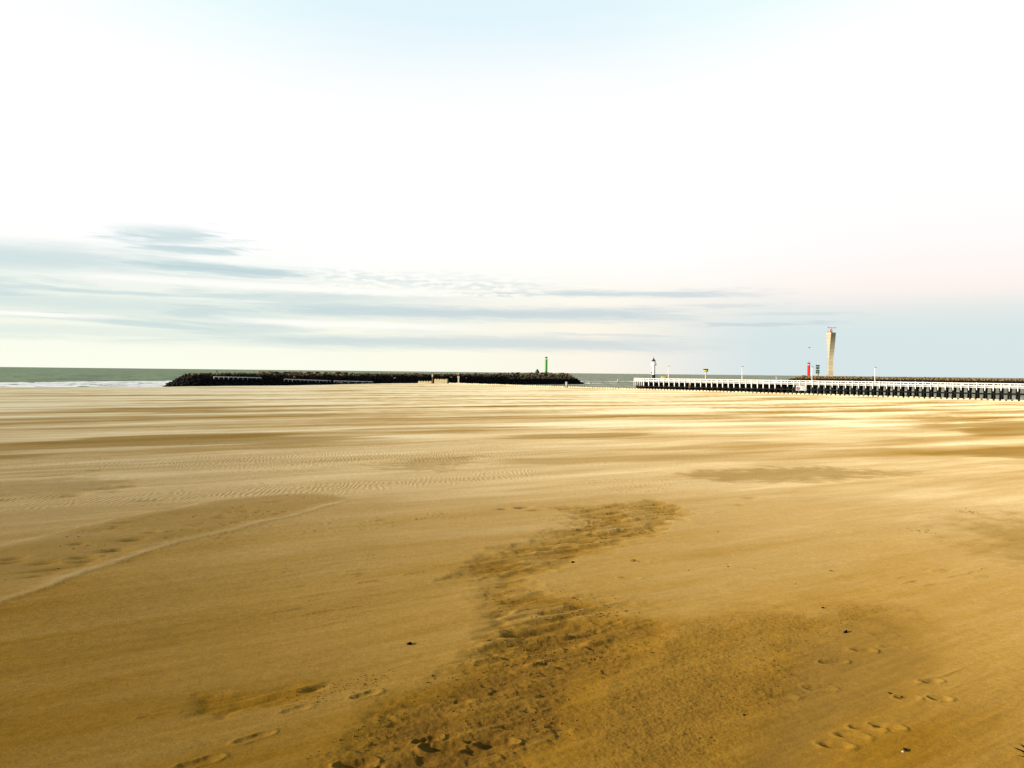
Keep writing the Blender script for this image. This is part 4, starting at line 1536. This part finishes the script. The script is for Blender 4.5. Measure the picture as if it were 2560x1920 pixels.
def notice_board():
    a, b = far(1988.3, 963.2, 318), far(2013.3, 976.2, 318)
    w, h = b.x - a.x, a.z - b.z
    zc = (a.z + b.z) / 2
    foot = far(2000, 985, 318).z - 0.5
    root = thing('notice_board', ((a.x + b.x) / 2, 317, foot), 'white notice board with red prohibition ring standing before the pier', 'sign', -0.15)
    z = zc - foot
    MB().box((0, 0, z), (w, 0.12, h)).build('panel', M['white_paint'], root)
    for sx in (-1, 1):
        MB().box((sx * (w / 2 - 0.06), 0.12, (z + h / 2) / 2), (0.10, 0.10, z + h / 2)).build('leg', M['dkgrey'], root)
    R = h * 0.265
    cx, cz = -w * 0.30, z - h * 0.09
    MB().torus((cx, -0.075, cz), R, 0.10, 'y', 32, 6).build('prohibition_ring', M['sign_ring'], root)
    mb = MB()
    mb.box((0, 0, 0), (R * 1.8, 0.05, 0.14))
    o = mb.build('ring_bar', M['sign_ring'], root, (cx, -0.09, cz))
    o.rotation_euler = (0, math.radians(45), 0)
    pic = MB()
    pic.lathe([(0.10, -0.02), (0.10, 0.02)], 12, (0, 0, 0))
    pic2 = MB().box((cx + 0.05, -0.072, cz + 0.05), (0.34, 0.03, 0.55)).box((cx - 0.2, -0.072, cz - 0.2), (0.4, 0.03, 0.22))
    pic2.build('pictogram', M['sign_pink'], root)
    rn = random.Random(4)
    for i, (row, m_, x0, x1) in enumerate([(0.30, 'sign_green', .10, .46), (0.17, 'sign_green', .08, .46), (0.05, 'sign_green', .06, .46), (-0.10, 'sign_grey', .10, .44), (-0.22, 'sign_grey', .16, .46), (-0.33, 'sign_grey', .12, .42)]):
        mb = MB()
        x = x0 * w
        while x < x1 * w:
            l = rn.uniform(0.10, 0.30)
            mb.box((x + l / 2, -0.07, z + row * h + rn.uniform(-.01, .01)), (l, 0.02, 0.075))
            x += l + 0.05
        mb.build('text_line', M[m_], root)


notice_board()

# ------------------------------------------------------------------ things on the brown breakwater


def red_tower():
    p, s = on_mound(RIGHT, 2021)
    z = RIGHT.height(s, 0) - 0.3
    k = p.y / F_PX
    q = p.y / 500.0
    H = lambda py: (CAM_Z - (py - horizon_y(2021)) * k - z) / q
    root = thing('light_tower', (p.x, p.y, z), 'red light tower with ringed sides on the brown breakwater behind the pier', 'lighthouse')
    root.scale = (q, q, q)
    zl, zc, zt = H(912.4), H(910.2), H(907)
    prof = [(0.98, 0), (0.95, 0.4)]
    n = 5
    for i in range(n):
        a = 0.4 + (zl - 0.4) * i / n
        b = 0.4 + (zl - 0.4) * (i + 1) / n
        prof += [(0.80, a + 0.05), (0.76, b - 0.75), (0.92, b - 0.6), (0.92, b - 0.05)]
    MB().lathe(prof, 24).build('shaft', M['red'], root, smooth=True)
    MB().lathe([(0.55, zl), (0.55, zc)], 16).build('lantern', M['white_paint'], root, smooth=True)
    MB().lathe([(0.95, zc), (1.0, zc + 0.3), (0.85, zc + 0.9), (0.3, zt), (0.1, zt + 0.1)], 20).build('roof', M['dkred'], root, smooth=True)
    MB().bar((0, 0, zt), (0, 0, H(901.5)), 0.12, 0.06).build('aerial', M['dkgrey'], root)
    MB().box((0, 0, -0.4), (4, 4, 1.0)).build('plinth', M['tan_concrete'], root)


red_tower()


def traffic_signal():
    p, s = on_mound(RIGHT, 2043.3)
    z = RIGHT.height(s, 0) - 0.3
    k = p.y / F_PX
    q = p.y / 500.0
    H = lambda py: (CAM_Z - (py - horizon_y(2043)) * k - z) / q
    root = thing('signal_post', (p.x, p.y, z), 'port signal post with dark green lamp hoods between red and radar towers', 'signal post')
    root.scale = (q, q, q)
    MB().lathe([(0.85, 0), (0.55, H(928))], 12).build('pedestal', M['tan_concrete'], root, smooth=True)
    MB().lathe([(0.45, H(928)), (0.42, H(913))], 12).build('column', M['palegreen'], root, smooth=True)
    for py in (914, 919.8, 926.5, 931.5):
        for sx in (-1, 1):
            hd = MB()
            hd.box((sx * 0.72, -0.1, H(py)), (0.62, 0.9, 1.0))
            hd.bar((sx * 0.72, -0.5, H(py)), (sx * 0.72, -0.85, H(py) - 0.05), 0.28, 0.32, 10)
            hd.build('lamp_hood', M['dkgreen'], root)
    MB().box((0.85, -0.3, H(929)), (0.5, 0.5, 0.5)).build('white_lamp', M['white_paint'], root)


traffic_signal()


def concrete_mat():
    m = bpy.data.materials.new('cast_concrete')
    m.use_nodes = True
    nt = NT(m.node_tree)
    P = nt.new('ShaderNodeTexCoord').outputs['Object']
    sep = nt.new('ShaderNodeSeparateXYZ')
    nt.put(sep.inputs[0], P)
    n = nt.noise(P, 0.6, 5, 0.6)
    lift = nt.m('FLOOR', nt.m('DIVIDE', sep.outputs[2], 2.1))
    wn = nt.new('ShaderNodeTexWhiteNoise', noise_dimensions='1D')
    nt.put(wn.inputs['W'], lift)
    joint = nt.m('FRACT', nt.m('DIVIDE', sep.outputs[2], 2.1))
    j = nt.m('SUBTRACT', 1.0, nt.step(joint, 0.0, 0.16))
    col = nt.mix(nt.m('ADD', nt.m('MULTIPLY', n, 0.6), nt.m('MULTIPLY', wn.outputs[0], 0.4)), (0.37, 0.31, 0.20), (0.58, 0.50, 0.34))
    col = nt.mix(nt.m('MULTIPLY', j, 0.55), col, (0.20, 0.15, 0.08))
    p = nt.new('ShaderNodeBsdfPrincipled')
    nt.put(p.inputs['Base Color'], col)
    p.inputs['Roughness'].default_value = 0.9
    o = nt.new('ShaderNodeOutputMaterial')
    nt.put(o.inputs[0], p.outputs[0])
    return m


def radar_tower():
    p, s = on_mound(RIGHT, 2075)
    z = RIGHT.height(s, 0) - 1.2
    k = p.y / F_PX
    q = p.y / 500.0
    H = lambda py: (CAM_Z - (py - horizon_y(2075)) * k - z) / q
    top = H(831.5)
    root = thing('radar_tower', (p.x - 0.6, p.y, z), 'tall twisted concrete radar tower with red mast top on the brown breakwater', 'tower')
    root.scale = (q, q, q)
    vs, fs = [], []
    N = 44
    for i in range(N + 1):
        t = i / N
        zz = top * t
        side = 2.85 - 0.30 * math.sin(math.pi * min(1, t / 0.75)) + 1.15 * max(0, (t - 0.36) / 0.64) ** 1.1
        th = math.radians(-103 + 36 * (0 if t < 0.40 else ((t - 0.40) / 0.60) ** 0.75))
        for c in range(4):
            a = th + math.pi / 4 + c * math.pi / 2
            rad = side / math.sqrt(2)
            vs.append((rad * math.cos(a) + 0.5, rad * math.sin(a), zz))
    for i in range(N):
        for c in range(4):
            fs.append((i * 4 + c, i * 4 + (c + 1) % 4, (i + 1) * 4 + (c + 1) % 4, (i + 1) * 4 + c))
    fs.append((3, 2, 1, 0))
    fs.append(tuple(N * 4 + c for c in range(4)))
    MB().add(vs, fs).build('shaft', concrete_mat(), root)
    MB().lathe([(0.62, 0), (0.72, 0.3), (0.72, 1.7), (0.45, 2.3)], 16, (0.5, 0, top - 0.1)).build('radar_mast', M['dkred'], root, smooth=True)
    MB().bar((0.5, -0.66, top + 1.2), (0.5, -0.8, top + 1.2), 0.28, n=14).build('white_disc', M['white_paint'], root)
    o = MB().box((0, 0, 0), (7.4, 0.5, 0.5)).build('radar_antenna', M['white_paint'], root, (0.5, 0, H(819.2)))
    o.rotation_euler = (0, 0, 0.25)
    MB().bar((0.5, 0, top + 2.1), (0.5, 0, H(819.2)), 0.16).build('antenna_shaft', M['white_paint'], root)
    mb = MB()
    for (x, h) in ((-2.3, 0.9), (-1.7, 0.6), (-0.9, 0.7)):
        mb.bar((x + 0.3, -0.2, top - 0.1), (x + 0.3, -0.2, top + h), 0.14, 0.1, 6)
        mb.box((x + 0.3, -0.2, top + h), (0.4, 0.3, 0.3))
    mb.build('roof_lights', M['tan_concrete'], root)


radar_tower()

# ------------------------------------------------------------------ people (a few pixels tall, far away)


def skin_mesh(name, joints, edges, material, parent=None, loc=(0, 0, 0), rz=0.0, root=0):
    me = bpy.data.meshes.new(name)
    me.from_pydata([j[0] for j in joints], edges, [])
    me.materials.append(material)
    o = bpy.data.objects.new(name, me)
    COL.objects.link(o)
    sk = o.modifiers.new('skin', 'SKIN')
    for i, j in enumerate(joints):
        me.skin_vertices[0].data[i].radius = (j[1], j[1] * j[2])
        me.skin_vertices[0].data[i].use_root = (i == root)
    sb = o.modifiers.new('subdiv', 'SUBSURF')
    sb.levels = sb.render_levels = 1
    dg = bpy.context.evaluated_depsgraph_get()
    me2 = bpy.data.meshes.new_from_object(o.evaluated_get(dg))
    o.modifiers.clear()
    o.data = me2
    me2.shade_smooth()
    if parent:
        o.parent = parent
    else:
        o.location = loc
        o.rotation_euler = (0, 0, rz)
    return o


def person(loc, rz, label, top, legs, stride=0.18, lean=0.0):
    J = [((0, 0, .93), .125, .8), ((0, 0, 1.12), .12, .75), ((0, lean, 1.34), .14, .7), ((0, lean, 1.46), .07, 1), ((0, lean - .02, 1.56), .075, 1.1), ((0, lean - .03, 1.68), .095, 1.1),
         ((.10, 0, .85), .085, 1), ((.11, -stride * .5, .48), .06, 1), ((.11, -stride * .4, .08), .045, 1), ((.12, -stride * .4 - .14, .04), .04, .8),
         ((-.10, 0, .85), .085, 1), ((-.11, stride * .3, .48), .06, 1), ((-.11, stride, .08), .045, 1), ((-.12, stride - .14, .04), .04, .8),
         ((.19, lean, 1.38), .06, 1), ((.25, lean + .04, 1.12), .047, 1), ((.24, lean - .08, .90), .036, 1), ((.24, lean - .11, .80), .032, .6),
         ((-.19, lean, 1.38), .06, 1), ((-.25, lean + .02, 1.12), .047, 1), ((-.24, lean - .06, .90), .036, 1), ((-.24, lean - .09, .80), .032, .6)]
    E = [(0, 1), (1, 2), (2, 3), (3, 4), (4, 5), (0, 6), (6, 7), (7, 8), (8, 9), (0, 10), (10, 11), (11, 12), (12, 13), (2, 14), (14, 15), (15, 16), (16, 17), (2, 18), (18, 19), (19, 20), (20, 21)]
    body = skin_mesh('person', J, E, M['skin'], None, loc, rz)
    tag(body, label, 'person')
    up = lambda i, k: (J[i][0], J[i][1] + k, J[i][2])
    jk = [up(0, .035), up(1, .035), up(2, .035), (J[3][0], .085, 1), up(14, .03), up(15, .025), up(16, .02), up(18, .03), up(19, .025), up(20, .02)]
    skin_mesh('jacket', jk, [(0, 1), (1, 2), (2, 3), (2, 4), (4, 5), (5, 6), (2, 7), (7, 8), (8, 9)], M[top], body)
    tr = [up(0, .02), up(6, .02), up(7, .025), up(8, .03), up(10, .02), up(11, .025), up(12, .03)]
    skin_mesh('trousers', tr, [(0, 1), (1, 2), (2, 3), (0, 4), (4, 5), (5, 6)], M[legs], body)
    MB().lathe([(0.06, -.06), (0.115, 0.0), (0.11, .06), (0.06, .115), (.01, .13)], 14, (0, lean + 0.0, 1.70)).build('hair', M['hair'], body, smooth=True)
    return body


def person_on_left(px, d, rz, label, top, legs, **kw):
    p, s = on_mound(LEFT, px)
    x, y = LEFT.at(s, d)
    # platform: the crest walkway
    person((x, y, LEFT.height(s, d) + 0.25), rz, label, top, legs, **kw)


person_on_left(534.3, 3.0, 0.6, 'person in dark clothes standing at the left end of the black breakwater', 'navy', 'navy')
person_on_left(621.5, 3.6, 0.9, 'person in beige jacket walking on the black breakwater near boulders', 'beige', 'beige')
person_on_left(637.8, 3.6, -2.0, 'person in red jacket on the black breakwater, left of one in beige trousers', 'redcloth', 'navy')
person_on_left(643.3, 3.6, -2.2, 'person in pale jacket at the right of the red jacket on the breakwater', 'beige', 'beige')
pp = on_pier(2037.5, 1.6)
person((pp.x, pp.y, DECK_TOP), 0.5, 'person in red jacket leaning behind the pier railing below the signal post', 'redcloth', 'jeans', stride=0.05)


def bird(px, py, depth, label, rz, flap):
    p = far(px, py, depth)
    mb = MB()
    prof = [(-.30, .02), (-.22, .06), (0, .10), (.15, .08), (.24, .05), (.30, .06), (.36, .03), (.44, .008)]
    n = 8
    vs, fs = [], []
    for (x, r) in prof:
        for k in range(n):
            t = 2 * math.pi * k / n
            vs.append((x, r * math.cos(t), r * math.sin(t)))
    for i in range(len(prof) - 1):
        for k in range(n):
            fs.append((i * n + k, i * n + (k + 1) % n, (i + 1) * n + (k + 1) % n, (i + 1) * n + k))
    mb.add(vs, fs)
    for s in (-1, 1):
        mb.add([(.14, s * .06, .05), (-.08, s * .06, .05), (-.04, s * .35, .05 + flap), (.12, s * .38, .06 + flap), (-.10, s * .72, .02 + flap * .8), (-.02, s * .72, .03 + flap * .8)],
               [(0, 1, 2, 3), (3, 2, 4, 5)])
    o = mb.build('seagull', M['dkgrey'], None, p, smooth=True)
    o.rotation_euler = (0.1, 0, rz)
    tag(o, label, 'bird')


bird(2021.5, 869, 240, 'tiny dark seagull flying in the sky left of the radar tower', 0.4, 0.14)

# bird resting on the pier rail
def perched():
    p = on_pier(1793.8, 0.0)
    mb = MB()
    mb.lathe([(0.02, 0), (0.16, .06), (0.2, .18), (0.16, .3), (0.09, .38), (0.1, .46), (0.05, .52)], 10)
    o = mb.build('seagull', M['black'], None, (p.x, p.y, RAIL_TOP), smooth=True)
    MB().add([(-.08, -.05, .2), (-.45, -.03, .12), (-.45, .03, .12), (-.08, .05, .2), (-.08, 0, .1)], [(0, 1, 2, 3), (0, 4, 1), (3, 2, 4), (1, 4, 2)]).build('tail', M['black'], o)
    MB().bar((.08, 0, .45), (.22, 0, .43), .025, .005, 6).build('beak', M['yellow'], o)
    tag(o, 'dark bird perched on the pier top rail right of the cream mast', 'bird')


perched()


def buoy():
    p = far(1544, 958.5, 800)
    root = thing('buoy', (p.x, p.y, -0.2), 'small white and dark buoy afloat in the harbour mouth', 'buoy')
    MB().lathe([(0.6, -0.5), (1.1, 0.0), (1.1, 0.8), (0.5, 1.0)], 16).build('float', M['dkgrey'], root, smooth=True)
    MB().lathe([(0.45, 0.95), (0.25, 2.4), (0.5, 2.5), (0.5, 3.0), (0.05, 3.3)], 12).build('top_mark', M['white_paint'], root, smooth=True)


buoy()


def ship():
    p = far(568, 922.5, 9000)
    root = thing('ship', (p.x, p.y, 0), 'faint small ship far away on the horizon above the breakwater boulders', 'ship', 0.3)
    MB().prism([(-9, -2.5), (8, -2.5), (12, 0), (8, 2.5), (-9, 2.5)], -1, 3.5).build('hull', M['grey'], root)
    MB().box((-5, 0, 6), (5, 4, 5)).build('bridge', M['white_paint'], root)
    MB().bar((-4, 0, 8.5), (-4, 0, 16), 0.5, 0.3).build('mast', M['grey'], root)


ship()

# ------------------------------------------------------------------ small things on the sand
DG = bpy.context.evaluated_depsgraph_get()
BEACH = bpy.data.objects['beach']


def surf_z(x, y):
    ok, loc, nrm, idx = BEACH.ray_cast(Vector((x, y, 30)), Vector((0, 0, -1)))
    return loc.z if ok else float(base_z(math.hypot(x, y)))


def lump(px, py, size, flat, material, name, label, cat, seed):
    x, y = ground(px, py)
    me = boulder_mesh(name, seed, M[material], 2)
    o = bpy.data.objects.new(name, me)
    COL.objects.link(o)
    o.location = (x, y, surf_z(x, y) + size * flat * 0.35)
    o.scale = (size, size * 0.6, size * flat)
    o.rotation_euler = (0.1, 0.2, seed * 1.3)
    tag(o, label, cat)
    return o


lump(884, 1391, .050, .5, 'weed', 'seaweed_lump', 'black flat lump alone on the smooth sand left of the rough patch', 'seaweed', 1)
lump(1777, 1319, .022, .7, 'weed', 'pebble', 'dark pebble at the top left of the damp patch on the right', 'pebble', 2)
lump(1826, 1371, .042, .6, 'weed', 'seaweed_lump', 'black lump inside the damp patch on the right, largest there', 'seaweed', 3)
lump(1957, 1619, .026, .7, 'weed', 'seaweed_lump', 'small black lump beside a white shell near the bottom right', 'seaweed', 4)
lump(1951, 1622, .016, .6, 'shell', 'shell', 'tiny white shell against the small black lump near the bottom right', 'shell', 5)
lump(1237, 1210, .055, .5, 'weed', 'seaweed_lump', 'dark lump at the edge of the sculpted patch in the middle', 'seaweed', 6)
lump(1368, 1209, .060, .7, 'clod', 'sand_clod', 'brown sand clod on smooth sand right of the sculpted patch', 'sand clod', 7)
lump(1945, 1502, .020, .6, 'clod', 'pebble', 'brown pebble in the damp patch on the right, left of a footprint', 'pebble', 8)
lump(1922, 1496, .018, .6, 'weed', 'pebble', 'tiny dark pebble in the middle of the damp patch on the right', 'pebble', 9)
lump(1608, 1545, .018, .7, 'weed', 'pebble', 'tiny dark pebble on the grainy orange sand left of damp patch', 'pebble', 10)


def twig_plant():
    x, y = ground(2246, 1652)
    z = surf_z(x, y)
    root = thing('dune_grass', (x, y, z), 'dark spiky dead plant poking in at the bottom right corner', 'plant')
    rn = random.Random(2)
    for k in range(26):
        ang = rn.uniform(0, 6.28)
        L = rn.uniform(.12, .24)
        tilt = rn.uniform(.3, 1.1)
        d = Vector((math.cos(ang) * math.sin(tilt), math.sin(ang) * math.sin(tilt), math.cos(tilt)))
        side = d.cross(Vector((0, 0, 1))).normalized() * 0.012
        p0, p1, p2 = Vector((0, 0, -.01)), d * L * .55 + Vector((0, 0, .01)), d * L - Vector((0, 0, L * .15))
        up = side.cross(d).normalized() * 0.004
        MB().add([p0 - side, p0 + side, p1 + side * 1.1, p1 - side * 1.1, p2, p0 + up, p1 + up], [(0, 1, 2, 3), (3, 2, 4), (0, 5, 1), (3, 4, 6), (4, 2, 6), (0, 3, 6, 5), (1, 5, 6, 2)]).build('blade', M['weed'], root)


twig_plant()


def crumbs():
    """loose crumbs of damp sand on the sculpted patches"""
    zones = [([(760, 1560), (900, 1470), (1100, 1380), (1330, 1340), (1420, 1330), (1360, 1440), (1280, 1560), (1200, 1640), (640, 1650)], 520, (.006, .017)),
             ([(1000, 1290), (1080, 1260), (1330, 1290), (1420, 1320), (1300, 1350), (1100, 1340)], 160, (.008, .02)),
             ([(1060, 1220), (1260, 1130), (1330, 1090), (1490, 1100), (1400, 1150), (1230, 1215)], 150, (.010, .026)),
             ([(560, 1520), (620, 1492), (720, 1470), (860, 1440), (820, 1480), (650, 1530)], 130, (.005, .011)),
             ([(1330, 1420), (1500, 1340), (1900, 1310), (1700, 1500), (1500, 1650), (1250, 1650)], 420, (.005, .012)),
             ([(0, 1190), (300, 1120), (600, 1075), (740, 1078), (500, 1140), (200, 1225), (0, 1290)], 45, (.010, .024)),
             ([(1500, 1100), (1700, 1180), (2150, 1080), (2200, 1250), (1800, 1280), (1400, 1220)], 60, (.010, .024))]
    rn = random.Random(77)
    V, Fc, off = [], [], 0
    for pts, n, (s0, s1) in zones:
        P = [ground(*p) for p in pts]
        xs, ys = [p[0] for p in P], [p[1] for p in P]
        k = 0
        centres = []
        while k < n:
            if centres and rn.random() < 0.6:
                c = rn.choice(centres)
                x, y = rn.gauss(c[0], .18), rn.gauss(c[1], .18)
            else:
                x, y = rn.uniform(min(xs), max(xs)), rn.uniform(min(ys), max(ys))
                if rn.random() < 0.2:
                    centres.append((x, y))
            if poly_sdf(np.array([x]), np.array([y]), P)[0] < 0:
                k += 0.02
                continue
            v, f = SMALL_NP[rn.randrange(7)]
            s = s0 + (s1 - s0) * rn.random() ** 2.2
            w = (v * s) @ rot_matrix(rn).T + np.array([x, y, surf_z(x, y) + s * .25])
            V.append(w)
            Fc.append(f + off)
            off += len(v)
            k += 1
    V, Fc = np.concatenate(V), np.concatenate(Fc)
    me = bpy.data.meshes.new('sand_crumbs')
    me.from_pydata(V.tolist(), [], Fc.tolist())
    me.materials.append(M['clod'])
    me.shade_smooth()
    o = bpy.data.objects.new('sand_crumbs', me)
    COL.objects.link(o)
    tag(o, kind='stuff')


crumbs()
for me in BOULDERS + SMALL:
    bpy.data.meshes.remove(me)
